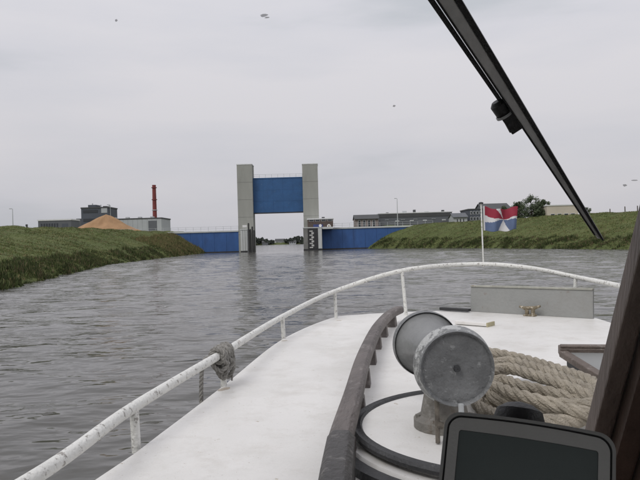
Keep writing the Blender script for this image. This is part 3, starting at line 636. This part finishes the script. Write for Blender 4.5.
# bow rail
def railpt(px, pyb, h): return G(px, pyb, DK) + UP * h
posts = [(135, 447, .150), (223, 386, .172), (283, 338.5, .170), (335.5, 318, .26)]
rp_ = [fr(railpt(*q)) for q in posts]
def clampz(z): return z
p5 = Vector((6.10, -.52, DK + .44)); bowp = Vector((6.45, .12, DK + .475)); s5 = Vector((6.25, .62, DK + .45)); s4 = Vector((6.12, 1.09, DK + .352)); s3 = Vector((5.0, 1.36, DK + .30)); s2_ = Vector((3.5, 1.36, DK + .2)); s1_ = Vector((1.5, 1.22, DK + .15))
rn = fr(G(30, 480, DK + .140)); path = [Vector((-1.0, -1.15, DK + .08)), Vector((.55, -1.17, DK + .115)), rn] + [Vector(q) for q in rp_] + [p5, bowp, s5, s4, s3, s2_, s1_, Vector((-1, 1.2, DK + .14))]
rpath = [B(q.x, q.y, q.z) for q in spline(path, .07)]
rail = MB().tube(rpath, .0215, 14).build('bow_rail', M_RAIL, boat, True)
def rpost(q, dr=0, r=.017, df=0):
    tp = B(q.x, q.y, q.z - .005); bt = B(q.x + df, q.y + dr, DK - .02)
    MB().tube([bt, tp], r, 10).build('rail_post', M_RAIL, rail, True)
for q in rp_: rpost(q, .006)
rpost(p5, .03); rpost(s4, -.03); rpost(Vector((.55, -1.17, DK + .115)), .01); rpost(s3, 0); rpost(s2_, 0); rpost(s1_, 0)
M_STAIN = mat('rust_stain', (.36, .25, .13), .7, .35, 40)
M_STAIN.node_tree.nodes['Principled BSDF'].inputs['Alpha'].default_value = .35
for k, (px, py, rad, m_) in enumerate(((224, 389, .026, M_STAIN), (284.5, 340.5, .018, M_STAIN), (339, 320.5, .02, M_STAIN))):
    c = G(px, py, DK + .0015); r0 = random.Random(k + 11); vv = []
    for j in range(14):
        a = j * .4488; q = rad * (.8 + .25 * math.sin(2 * a + k) + r0.uniform(-.08, .08)); vv.append(c + Vector((math.cos(a) * q * 1.3, math.sin(a) * q * 1.8, 0)))
    MB().add(vv, [tuple(range(14))]).build('deck_stain', m_, boat)
# weathered wooden handrail on brackets
hp = [G(px, py, DK + .115) for px, py in ((331, 520), (334, 480), (340, 440), (353, 395), (364, 356), (377, 328), (389, 314.5), (399.5, 309))]
hpath = spline(hp, .06)
hr_ = MB().sweep(hpath, [(-.038, -.026), (-.032, -.036), (.032, -.036), (.038, -.026), (.038, .012), (.024, .027), (-.024, .027), (-.038, .012)]).build('wooden_handrail', M_WOODR, boat, bevel=.004)
acc = 0
for i in range(3, len(hpath)):
    acc += (hpath[i] - hpath[i - 1]).length
    if acc > .52:
        acc = 0; p = hpath[i]; tdir = (hpath[i] - hpath[i - 1]).normalized(); sd_ = Vector((tdir.y, -tdir.x, 0))
        MB().hexa([Vector((p.x, p.y, DK - .005)) + sd_ * a * .045 + tdir * b_ * .055 for a, b_ in ((-1, -1), (1, -1), (1, 1), (-1, 1))] + [Vector((p.x, p.y, p.z - .03)) + sd_ * a * .04 + tdir * b_ * .035 for a, b_ in ((-1, -1), (1, -1), (1, 1), (-1, 1))]).build('bracket', M_WOODR, hr_, bevel=.004)
# dark scarfed end block of the handrail
ep = spline([G(333.5, 520, DK + .135), G(335, 480, DK + .135), G(341, 437, DK + .135)], .06)
MB().sweep(ep, [(-.042, -.135), (.042, -.135), (.043, .003), (.026, .024), (-.026, .024), (-.043, .003)]).build('handrail_end_block', mat('end_block_wood', (.046, .043, .041), .5, .4, 6, .6, 60, spots=[(18, .55, .08, (.19, .18, .17), .6)]), boat, bevel=.006)
# round platform with rubber edging
rc = Vector((.635, 2.235, 0)); rr = .52
pf = MB().lathe([(DK - .01, rr + .055), (DK + .02, rr + .055), (DK + .04, rr + .04), (DK + .04, rr - .01), (DK + .07, rr - .015), (DK + .072, 0)], rc, (0, 0, 1), 64).build('round_platform', M_DECK, boat, True)
circ = lambda r, z: [Vector((rc.x + r * math.cos(a), rc.y + r * math.sin(a), z)) for a in [6.28318 * k / 80 for k in range(80)]]
MB().sweep(circ(rr, DK + .075), [(-.020, -.018), (.020, -.018), (.021, -.006), (.013, .004), (.004, -.003), (-.004, -.003), (-.013, .004), (-.021, -.006)], closed=True).build('rubber_edging', M_RUB, pf, True)
MB().sweep(circ(rr + .068, DK + .016), [(-.025, -.02), (.025, -.02), (.024, .012), (-.024, .014)], closed=True).build('rubber_seal', M_RUB, pf)
# wood-framed hatch lid to starboard
A = P(559, 351, 3.35); Dv = P(607, 381, 2.92); A.z = max(A.z, DK + .1); 
ex = RT.copy(); left_dir = (Dv - A)
C2 = A + ex * .75; D2 = Dv + ex * .75
nrm = ex.cross(left_dir).normalized()
if nrm.z < 0: nrm = -nrm
ht = bpy.data.objects.new('skylight', None); COL.objects.link(ht); ht.parent = boat
def bar(a, b_, wd, hh, name, m_, par):
    d = (b_ - a).normalized(); s_ = d.cross(nrm).normalized()
    return MB().box((a + b_) / 2, ((b_ - a).length, wd, hh), (d, s_, nrm)).build(name, m_, par, bevel=.005)
bar(A, C2, .07, .05, 'frame_bar', M_WOODH, ht)
bar(A + nrm * .032 + left_dir.normalized() * .012, C2 + nrm * .032 + left_dir.normalized() * .012, .035, .014, 'glazing_bead', M_WOODH, ht)
bar(A + left_dir * .09, Dv, .045, .034, 'frame_bar', M_WOODH, ht); bar(C2 + left_dir * .09, D2, .045, .034, 'frame_bar', M_WOODH, ht); bar(Dv - ex * .02, D2 + ex * .02, .05, .036, 'frame_bar', M_WOODH, ht)
MB().hexa([q + nrm * h for h in (-.004, .004) for q in (A + left_dir * .08, C2 + left_dir * .08, D2, Dv)]).build('panel', mat('hatch_grey_panel', (.22, .225, .22), .4, .1, 3), ht)
q_ = [A + ex * .03 + left_dir * .04, C2 - ex * .03 + left_dir * .04, D2 - ex * .03 - left_dir * .04, Dv + ex * .03 - left_dir * .04]
MB().hexa([Vector((q.x, q.y, DK - .01)) for q in q_] + [q - nrm * .02 for q in q_]).build('coaming', M_RUB, ht)

# ---------------- windlass: a flanged drum on a pedestal
wc0 = P(457, 368.5, 2.02); wc1 = P(425.5, 343.5, 2.52)
axw = (wc1 - wc0).normalized(); Lw = (wc1 - wc0).length
base_w = Vector(((wc0.x * .6 + wc1.x * .4), (wc0.y * .6 + wc1.y * .4), DK + .072))
wl = thing('anchor_windlass', 'grey anchor windlass with flanged drum on the round deck platform', 'windlass', base_w)
R1 = 41 / FPX * 2.03; R2 = 32.5 / FPX * 2.52
MB().lathe([(.05, R1 * .985), (.075, R1 * .97), (.12, R1 * .72), (.18, R1 * .56), (.26, R1 * .5), (Lw * .62, R1 * .5), (Lw * .78, R1 * .58), (Lw * .90, R1 * .74), (Lw - .02, R2 * .97), (Lw + .012, R2), (Lw + .03, R2 * .97), (Lw + .03, 0)], wc0, axw, 56).build('drum', mat('drum_grey', (.22, .225, .226), .3, .16, 5, .15, 40, spots=[(18, .63, .04, (.3, .31, .31), .6)]), wl, True)
MB().lathe([(-.004, R1 * .90), (.002, R1 * .93), (.018, R1 * .94), (.04, R1 * .985), (.052, R1), (.058, R1 * .99)], wc0, axw, 56).build('flange', M_RIM, wl, True)
fd = MB().lathe([(.004, 0), (.004, R1 * .84), (-.005, R1 * .86), (-.009, R1 * .905), (.004, R1 * .93)], wc0, axw, 56).build('end_plate', M_DRUM, wl, True)
MB().lathe([(.004, .0), (-.010, .001), (-.010, .010), (.004, .012)], wc0, axw, 8).build('centre_bolt', M_DSTEEL, fd)
MB().lathe([(Lw - .03, R2 * .985), (Lw - .012, R2 * 1.012), (Lw + .006, R2 * 1.012), (Lw + .006, R2 * .985)], wc0, axw, 56).build('far_rim', M_DRUM, wl, True)
MB().lathe([(0, .11), (.03, .11), (.045, .085), (.12, .07), (wc0.z - base_w.z - .04, .062)], base_w, (0, 0, 1), 28).build('pedestal', M_PED, wl, True)
mb = MB(); 
for k in range(6): a = k * 1.047; mb.lathe([(.03, .012), (.045, .012), (.047, 0)], base_w + Vector((.093 * math.cos(a), .093 * math.sin(a), 0)), (0, 0, 1), 6)
mb.build('base_bolt', M_PED, wl)
lv = P(437, 408, 2.03); MB().tube([lv + Vector((0, 0, .03)), Vector((lv.x, lv.y, DK + .075))], .008, 8).tube([P(437, 424, 2.03), P(443, 426, 2.03)], .012, 8).build('brake_lever', mat('rusty_lever', (.13, .115, .095), .8, .5, 30), wl)
lv = P(461, 404, 2.0); MB().tube([lv, lv + Vector((0, 0, -.09))], .009, 8).build('drain_pipe', M_STEEL, wl)

# ---------------- rope coil
def rope(m_, pts, R, closed=False, pitch=6.5, ro=.44, rs=.60):
    path = spline(pts, R * .45, closed)
    if closed: path.append(path[0])
    k = len(path); t0 = (path[1] - path[0]).normalized(); u = t0.orthogonal().normalized(); strands = [[], [], []]; s_ = 0
    for i in range(k):
        t = (path[min(i + 1, k - 1)] - path[max(i - 1, 0)]).normalized(); u = (u - t * u.dot(t)).normalized(); v = t.cross(u)
        if i: s_ += (path[i] - path[i - 1]).length
        for j in range(3):
            a = s_ / (R * pitch) * 6.2832 + j * 2.0944
            strands[j].append(path[i] + (u * math.cos(a) + v * math.sin(a)) * R * ro)
    for q in strands: m_.tube(q, R * rs, 7)
rm = MB(); rr_ = random.Random(5)
TURNS = [  # picture points with their height above the deck: turns of the coil, long strands lying apart
    [(500, 398, .03), (540, 407, .03), (585, 408, .04), (600, 398, .05), (592, 384, .055), (560, 376, .05), (520, 371, .05), (488, 372, .06), (470, 385, .05)],
    [(480, 402, .06), (515, 410, .09), (560, 412, .10), (594, 407, .10), (606, 394, .10), (590, 380, .11), (552, 369, .11), (512, 361, .12), (480, 360, .12), (466, 376, .09)],
    [(476, 396, .11), (505, 402, .13), (548, 400, .13), (585, 396, .13), (598, 388, .14), (584, 378, .15), (548, 366, .16), (515, 357, .17), (482, 352, .18), (464, 362, .15)],
    [(474, 388, .15), (500, 380, .17), (522, 386, .17), (552, 393, .16), (580, 400, .15), (598, 412, .12), (585, 420, .11), (545, 421, .12), (505, 417, .11), (490, 412, .10), (478, 404, .10), (474, 392, .13)],
    [(480, 378, .19), (505, 368, .20), (530, 374, .20), (560, 384, .19), (588, 396, .17), (602, 406, .15), (596, 414, .14), (560, 408, .15), (520, 399, .15), (492, 396, .14)],
    [(480, 372, .20), (506, 362, .20), (532, 367, .20), (562, 378, .19), (590, 391, .17), (600, 400, .16), (586, 405, .16), (550, 403, .16), (515, 394, .17), (490, 386, .17), (478, 396, .14)],
    [(480, 408, .12), (500, 420, .06), (545, 430, .04), (590, 428, .04), (610, 415, .05)]]
pts = []
for tn in TURNS:
    for px, py, h in tn:
        q = G(px, py, DK + h); pts.append(q)
rope(rm, pts, .024, False, 5.6)
rm.build('rope_coil', M_ROPE, None, True, origin=(1.0, 2.56, DK), label='thick beige rope coiled on the foredeck beside the windlass', category='rope')
# ---------------- mooring line tied to the bow rail
ri = min(range(len(rpath)), key=lambda i: (rpath[i] - G(219, 354, DK + .172)).length)
c0 = rpath[ri]; td = (rpath[ri + 1] - rpath[ri - 1]).normalized(); sd_ = Vector((td.y, -td.x, 0)).normalized(); un = sd_.cross(td).normalized()
if un.z < 0: un = -un
tm = MB()
wr = []
for k in range(0, 96):
    a = k / 12 * 6.2832; off = -.09 + .18 * k / 96
    wr.append(c0 + td * off + (un * math.cos(a) + sd_ * math.sin(a)) * (.036 + .005 * math.sin(k * .7)))
rope(tm, wr, .0125, False, 5.5, .52, .53)
for j, (o1, dz, w_) in enumerate(((-.08, .075, .05), (-.045, .12, .02), (-.01, .09, .07), (.03, .13, .05), (.065, .09, .02))):
    b0 = c0 + td * o1
    rope(tm, [b0 + un * .038, b0 + sd_ * .035 - UP * .02, b0 + sd_ * (.03 + w_ * .3) - UP * dz * .6 + td * w_ * .4, b0 + sd_ * .02 - UP * dz, b0 - sd_ * .01 - UP * dz * .7 - td * w_ * .3, b0 - sd_ * .036 - UP * .01], .0125, True, 5.5, .52, .53)
tail = c0 - td * .16
rope(tm, [c0 - td * .07 - sd_ * .03, tail - sd_ * .045 - UP * .01, tail - sd_ * .06 - UP * .12, tail - sd_ * .065 - UP * .34], .011)
rope(tm, [c0 + td * .05 + un * .03, c0 + td * .055 + sd_ * .035 - UP * .05, c0 + td * .03 + sd_ * .04 - UP * .15], .005)
tm.build('mooring_line', M_ROPEG, None, True, origin=c0 - UP * .15, label='grey mooring line knotted around the white bow rail', category='rope')

# ---------------- grey board at the bow, cleat, small plate
bl = G(470.5, 310, DK); br = G(593, 317.2, DK); bdir = (br - bl).normalized(); bnm = Vector((-bdir.y, bdir.x, 0)); bl = Vector((bl.x * .98, bl.y * .98, DK)); br = Vector((br.x * .98, br.y * .98, DK))
ztl = P(471, 287, bl.y).z; ztr = P(593, 290.5, br.y).z
gbd = thing('grey_board', 'grey upright board standing across the bow behind the brass cleat', 'board', (bl + br) / 2)
MB().hexa([bl, br, br + bnm * .03, bl + bnm * .03] + [Vector((bl.x, bl.y, ztl)) + bnm * .02, Vector((br.x, br.y, ztr)) + bnm * .02, Vector((br.x, br.y, ztr)) + bnm * .05, Vector((bl.x, bl.y, ztl)) + bnm * .05]).build('panel', M_GPLATE, gbd, bevel=.004)
MB().hexa([Vector((bl.x, bl.y, ztl)) + bnm * .01, Vector((br.x, br.y, ztr)) + bnm * .01, Vector((br.x, br.y, ztr)) + bnm * .06, Vector((bl.x, bl.y, ztl)) + bnm * .06] + [Vector((bl.x, bl.y, ztl + .018)) + bnm * .01, Vector((br.x, br.y, ztr + .018)) + bnm * .01, Vector((br.x, br.y, ztr + .018)) + bnm * .06, Vector((bl.x, bl.y, ztl + .018)) + bnm * .06]).build('top_batten', mat('lichen_edge', (.33, .33, .29), .8, .25, 12, spots=[(20, .6, .05, RUST, .7)]), gbd, bevel=.003)
cp = bl.lerp(br, .545) - bnm * .07; cp.z = DK
cl = thing('mooring_cleat', 'worn brass mooring cleat in front of the grey board', 'cleat', cp)
MB().box(cp + UP * .008, (.11, .06, .016), (bdir, bnm, UP)).build('base', M_BRASS, cl, bevel=.004)
MB().tube([cp - bdir * .03 + UP * .01, cp - bdir * .028 + UP * .075], .018, 10).tube([cp + bdir * .03 + UP * .01, cp + bdir * .028 + UP * .075], .018, 10).build('post', M_BRASS, cl, True)
MB().tube([cp - bdir * .10 + UP * .085, cp - bdir * .05 + UP * .072, cp + bdir * .05 + UP * .08, cp + bdir * .10 + UP * .098], [.010, .017, .017, .010], 10).build('horn', M_BRASS, cl, True)
sp = G(474, 325, DK)
MB().box(sp + UP * .02, (.30, .13, .03), (bdir, bnm, UP)).build('deck_plate', M_DECK, boat, bevel=.006)
MB().box(sp + UP * .018 + bdir * .153, (.012, .13, .034), (bdir, bnm, UP)).build('yellow_edge', mat('yellow_edge_paint', (.42, .38, .24), .6), boat)
hs_ = G(455, 311.5, DK); MB().box(hs_ + UP * .022, (.33, .06, .028), (bdir, bnm, UP)).build('dark_slot_bar', M_BLACK, boat, bevel=.005)  # solid black bar standing in for the dark open slot at the bow
for k, (px, py) in enumerate(((585, 325), (352, 360))):
    pass

# ---------------- bow flag
def pxx(p):
    d = p - EYE; return 320 + FPX * d.dot(rt) / d.dot(fw)
fb = min((p for p in rpath if p.y > 4), key=lambda p: abs(pxx(p) - 480.3)).copy(); ftop = P(481, 203.5, fb.y)
fl = thing('bow_flag', 'small red white and blue flag on a white staff at the bow', 'flag', Vector((fb.x, fb.y, fb.z)))
MB().tube([fb - UP * .03, ftop], .0075, 10).build('staff', M_RAIL, fl, True)
MB().lathe([(0, 0), (0, .022), (.012, .024), (.018, .012), (.02, 0)], ftop - UP * .004, (0, 0, 1), 14).build('finial', M_DSTEEL, fl, True)
fw_, fh_ = .355, .250; nxf, nyf = 60, 40; o0 = P(483, 206.5, fb.y)
Vf = []; Ff = []; idx = []
for j in range(nyf + 1):
    for i in range(nxf + 1):
        u, v = i / nxf, j / nyf
        xx = fw_ * u * (1 - .03 * v); yy = .036 * math.sin(u * 11 + v * 1.6) * u ** .6 + .05 * u + .008 * math.sin(u * 23 - v * 4) * u
        sag = -.028 * math.sin(u * 3.14) ** 2 * (1 - v) - .012 * u + (.020 * math.exp(-((u - .95) / .2) ** 2) * v) + .006 * math.sin(u * 14 + 1)
        Vf.append(Vector((o0.x + xx, o0.y + yy, o0.z - fh_ * v + sag)))
for j in range(nyf):
    for i in range(nxf):
        u, v = (i + .5) / nxf, (j + .5) / nyf
        q = j * (nxf + 1) + i; Ff.append((q, q + 1, q + nxf + 2, q + nxf + 1))
        cu, cv = u - .62, v - .46; a = math.degrees(math.atan2(cv * .7, cu))
        m_ = 0
        if u < .055: m_ = 0
        elif a < 0: m_ = 0 if (-128 < a < -112) or a > -5 or a < -174 else 1
        else: m_ = 0 if (66 < a < 114) or a < 9 or a > 166 else 2
        idx.append(m_)
mf = MB(); mf.add(Vf, Ff); mf.mi = idx; fo = mf.build('cloth', [M_FWHITE, M_FRED, M_FBLUE], fl, True)
sol = fo.modifiers.new('thick', 'SOLIDIFY'); sol.thickness = .0015

# ================================================================== THE WHEELHOUSE
WF0, WK = .80, .50                        # windscreen: f = WF0 - WK * (height above the eye)
def WS(px, py, off=0.0):                  # pixel -> point on the windscreen plane, off metres outside it
    d = ray(px, py); den = d.dot(FW) + WK * d.z
    return EYE + d * ((WF0 + off) / den)
def wsp(r, h, off=0): return EYE + FW * (WF0 + off - WK * h) + RT * r + UP * h
HW, HS, HT = 1.12, -.54, .52               # half width, sill, top (relative to the eye)
wn = (FW + UP * WK).normalized(); wup = (UP - FW * WK).normalized()
pb_, pt_ = WS(590.5, 425), WS(641, 222)
pd = (pt_ - pb_); k0 = (EYE.z + HS - .02 - pb_.z) / pd.z; k1 = (EYE.z + HT - pb_.z) / pd.z
pB, pT = pb_ + pd * k0, pb_ + pd * k1; pd.normalize(); psd = (RT - pd * RT.dot(pd)).normalized(); pn = psd.cross(pd).normalized()
if pn.dot(FW) < 0: pn = -pn
def pbar(a, b_, s0, s1, n0, n1): return [p + psd * s + pn * q for p in (a, b_) for s, q in ((s0, n0), (s1, n0), (s1, n1), (s0, n1))]
M_POST = mat('window_post_wood', (.19, .15, .128), .5, .25, 6, .3, 40, spots=[(30, .64, .04, (.2, .17, .15), .5)], stretch=(3, 3, .6))
MB().hexa(pbar(pB, pT, 0, .024, -.02, .02)).build('window_post', M_POST, boat, bevel=.003)
MB().hexa(pbar(pB, pT, .026, .055, -.045, .018)).build('window_post_lining', M_WOODD, boat, bevel=.004)
MB().hexa(pbar(pB, pT, .057, .15, -.05, .016)).build('bulkhead_panel', M_WOODD, boat, bevel=.003)
for rr0 in (-HW, HW):
    a, b_ = wsp(rr0, HS - .02), wsp(rr0, HT)
    MB().hexa([p + RT * s + wn * q for p in (a, b_) for s, q in ((-.035, -.03), (.035, -.03), (.035, .03), (-.035, .03))]).build('corner_post', M_WOODD, boat, bevel=.004)
for h in (HS, HT):
    a, b_ = wsp(-HW, h), wsp(HW, h)
    MB().hexa([p + wup * s + wn * q for p in (a, b_) for s, q in ((-.03, -.033), (.03, -.033), (.03, .033), (-.03, .033))]).build('window_rail', M_WOODD, boat, bevel=.004)
# clear panes (the photograph looks straight through them)
mg = bpy.data.materials.new('clear_window_glass'); mg.use_nodes = True; tg = mg.node_tree; tg.nodes.clear()
og = N(tg, 'ShaderNodeOutputMaterial'); bgm = N(tg, 'ShaderNodeBsdfTransparent'); tg.links.new(bgm.outputs[0], og.inputs[0])
pane = MB().add([wsp(-HW + .03, HS + .02), pB + psd * .005, pT + psd * .005, wsp(-HW + .03, HT - .02)], [(0, 1, 2, 3)]).build('window_pane', mg, boat)
for px, py, w_, h_ in ((264, 15.5, 5.5, 1.6), (267, 17.5, 3.5, .9), (116, 20.5, 1.6, 1.6), (394, 106, 1.7, 1.3), (625, 185.5, 2.2, 1.5), (634.5, 180.5, 3.6, .7)):
    c = WS(px, py, .004); sx_, sy_ = w_ / FPX * .62, h_ / FPX * .62; r0 = random.Random(px)
    vv = [c + RT * (math.cos(a) * sx_ * r0.uniform(.6, 1.1)) + wup * (math.sin(a) * sy_ * r0.uniform(.6, 1.1)) for a in [k * .6283 for k in range(10)]]
    MB().add(vv + [q + wn * .0012 for q in vv], [tuple(range(10)), tuple(range(19, 9, -1))] + [(i, (i + 1) % 10, (i + 1) % 10 + 10, i + 10) for i in range(10)]).build('dirt_speck', M_SPECK, pane)
# shell: front below the sill, sides with windows, roof, dash, aft bulkhead with open doorway
a, b_ = wsp(-HW, HS - .03), wsp(HW, HS - .03)
MB().hexa([a - FW * .02, b_ - FW * .02, b_ + FW * .02, a + FW * .02] and [Vector((p.x, p.y, z)) + FW * q for z in (DK - .01, a.z) for p, q in ((a, -.02), (b_, -.02), (b_, .02), (a, .02))]).build('front_coaming', M_DECK, boat)
def slab(f0, f1, r0, r1, h0, h1, name, m_): 
    return MB().hexa([EYE + FW * f + RT * r + UP * h for h in (h0, h1) for f, r in ((f0, r0), (f0, r1), (f1, r1), (f1, r0))]).build(name, m_, boat)
fT = WF0 - WK * HT
slab(-1.6, fT + .12, -HW - .08, HW + .08, HT + .02, HT + .07, 'wheelhouse_roof', M_WOODD)
slab(.55, WF0 - WK * HS - .03, -HW + .04, HW - .04, HS - .06, HS - .028, 'dashboard', M_WOODD)
slab(.52, .548, -HW + .04, HW - .04, -.74, HS - .0, 'dashboard_front', M_WOODD)
for s_ in (-1, 1):
    r0, r1 = sorted((s_ * HW, s_ * (HW + .04)))
    slab(-1.6, 1.02, r0, r1, -.76, -.35, 'side_panel', M_WOODD); slab(-1.6, .56, r0 + .002, r1 - .002, .40, HT + .02, 'side_header', M_WOODD)
    for f0 in (-1.6, -.85, -.1): slab(f0, f0 + .12, r0 + .003, r1 - .003, -.35, .40, 'side_post', M_WOODD)
slab(-1.6, -1.56, -HW, -.35, -.76, HT, 'aft_panel', M_WOODD); slab(-1.6, -1.56, .35, HW, -.76, HT, 'aft_panel', M_WOODD)
# ---------------- wiper on the outside of the pane
def wbar(a, b_, w0, w1, t0, t1, name, m_, par):
    d = (b_ - a).normalized(); s_ = d.cross(wn).normalized()
    return MB().hexa([a - s_ * w0 / 2, a + s_ * w0 / 2, a + s_ * w0 / 2 + wn * t0, a - s_ * w0 / 2 + wn * t0, b_ - s_ * w1 / 2, b_ + s_ * w1 / 2, b_ + s_ * w1 / 2 + wn * t1, b_ - s_ * w1 / 2 + wn * t1]).build(name, m_, par, bevel=.0012)
wp = bpy.data.objects.new('windscreen_wiper', None); COL.objects.link(wp); wp.parent = boat
def ext(p, q, k): return p + (q - p) * k
def cl_(y): return 445 + .6458 * y                     # centre line of the wiper in the picture
def stripe(y0, y1, o0, o1, name, m_, off, th):
    """a bar of the wiper between two edges, from height y0 to y1 of the picture"""
    e = [(WS(cl_(y) + o, y, off)) for y, o in ((y0, o0[0]), (y0, o0[1]), (y1, o1[0]), (y1, o1[1]))]
    if y0 <= 0: e[0], e[1] = ext(e[2], e[0], 1.3), ext(e[3], e[1], 1.3)
    return MB().hexa([e[0], e[1], e[1] + wn * th, e[0] + wn * th, e[2], e[3], e[3] + wn * th, e[2] + wn * th]).build(name, m_, wp, bevel=.001)
stripe(0, 239, (-7, 9), (-1.5, 1.5), 'blade_spine', M_WGREY, .012, .008)
stripe(0, 241, (9.3, 17), (1.5, 4.0), 'rubber_blade', M_PLAST, .008, .014)
stripe(0, 236, (-9.5, -7.2), (-3.2, -1.6), 'blade_edge', M_PLAST, .010, .012)
stripe(0, 118, (-17.5, -10.8), (-11.5, -7.0), 'wiper_arm', M_PLAST, .016, .010)
a0_ = ext(WS(cl_(118) - 9, 118, .016), WS(cl_(0) - 14, 0, .016), 1.3); a1_ = a0_
c0_, c1_ = WS(503, 108, .014), WS(519, 131, .014)
wbar(c0_, c1_, .017, .017, .022, .020, 'connector', M_PLAST, wp)
kb = WS(503, 113, .018); kd = (WS(499, 108, .018) - WS(511, 129, .018)).normalized(); ks = kd.cross(wn).normalized()
MB().lathe([(0, 0), (0, .0085), (.012, .0095), (.016, .006), (.016, 0)], kb + kd * .0, kd, 14).lathe([(-.004, .006), (-.004, .0065), (-.001, .0065)], kb, kd, 14).build('pivot_knob', M_PLAST, wp, True)
MB().lathe([(-.0045, .0088), (-.0045, .0098), (-.0015, .0098), (-.0015, .0088)], kb, kd, 14).build('clip_ring', M_STEEL, wp, True)
wbar(WS(505.5, 116, .016), WS(514, 131.5, .016), .010, .010, .016, .014, 'clip_lever', M_PLAST, wp)
mt = a0_; MB().lathe([(0, 0), (0, .022), (.03, .02), (.035, 0)], mt - wn * .01, wn, 18).build('wiper_motor', M_PLAST, wp, True)

# ---------------- satnav on a dash mount
gd = .46
gc = P(524, 480, gd)
zax = (EYE - gc).normalized(); zax = (zax + UP * .05).normalized()
rgt = UP.cross(zax).normalized(); upg = zax.cross(rgt)
ra = R_(-5.0); rgt, upg = rgt * math.cos(ra) + upg * math.sin(ra), upg * math.cos(ra) - rgt * math.sin(ra)
GW, GH = 164 / FPX * gd, 109 / FPX * gd
sn = thing('satnav', 'black satnav with dark switched-off screen in front of the windscreen', 'satnav', gc - upg * GH * .5)
def rrect(wd, hh, r, arch=0, n=7):
    pts = []
    for cx, cy, a0 in ((wd / 2 - r, hh / 2 - r, 0), (-wd / 2 + r, hh / 2 - r, 90), (-wd / 2 + r, -hh / 2 + r, 180), (wd / 2 - r, -hh / 2 + r, 270)):
        pts += [(cx + r * math.cos(R_(a0 + 90 * k / n)), cy + r * math.sin(R_(a0 + 90 * k / n))) for k in range(n + 1)]
        if a0 in (0, 180): pts += [(cx * (1 - 2 * k / 10), cy + math.copysign(r, cy)) for k in range(1, 10)]
    return [(x, y + arch * (1 - (2 * x / wd) ** 2) * (1 if y > 0 else -1)) for x, y in pts]
GA = (rgt, upg, -zax)
MB().prism(rrect(GW, GH, .011, .0025), gc, GA, .020).build('case', M_PLAST, sn, bevel=.002)
def ring(po, pi_, z0, z1):
    n = len(po); m_ = MB(); a = [gc + rgt * x + upg * y + zax * z1 for x, y in po]; b__ = [gc + rgt * x + upg * y + zax * z1 for x, y in pi_]; c = [gc + rgt * x + upg * y + zax * z0 for x, y in po]; d = [gc + rgt * x + upg * y + zax * z0 for x, y in pi_]
    m_.add(a + b__ + c + d, [(i, (i + 1) % n, n + (i + 1) % n, n + i) for i in range(n)] + [(i, 2 * n + i, 2 * n + (i + 1) % n, (i + 1) % n) for i in range(n)] + [(n + i, n + (i + 1) % n, 3 * n + (i + 1) % n, 3 * n + i) for i in range(n)]); return m_
ring(rrect(GW + .0012, GH + .0012, .0115, .0025), rrect(GW - .0035, GH - .0035, .010, .0025), -.006, .0022).build('edge_trim', mat('satnav_trim', (.33, .34, .335), .4, .05, 20), sn, True)
ring(rrect(GW - .0065, GH - .0065, .009, .0025), rrect(GW - .022, GH - .024, .002, .001), .0002, .0018).build('bezel', M_BEZ, sn)
MB().prism(rrect(GW - .0225, GH - .0245, .002, .001), gc + zax * .0008, GA, .0007).build('screen', M_SCREEN, sn)
mc = P(519, 419, gd + .055)
MB().lathe([(-.03, .013), (-.012, .019), (0, .0205), (.007, .0185), (.012, .011), (.0145, 0)], mc, upg, 24).build('mount_ball', M_PLAST, sn, True)
foot = mc + FW * .06; foot.z = EYE.z + HS - .028
MB().tube([mc - upg * .02, mc - upg * .08 + FW * .05, foot + UP * .02], .009, 10).tube([mc - upg * .02, mc - upg * .03 - FW * .03], .009, 10).lathe([(0, .04), (.01, .038), (.02, .015)], foot, UP, 24).build('mount_arm', M_PLAST, sn, True)
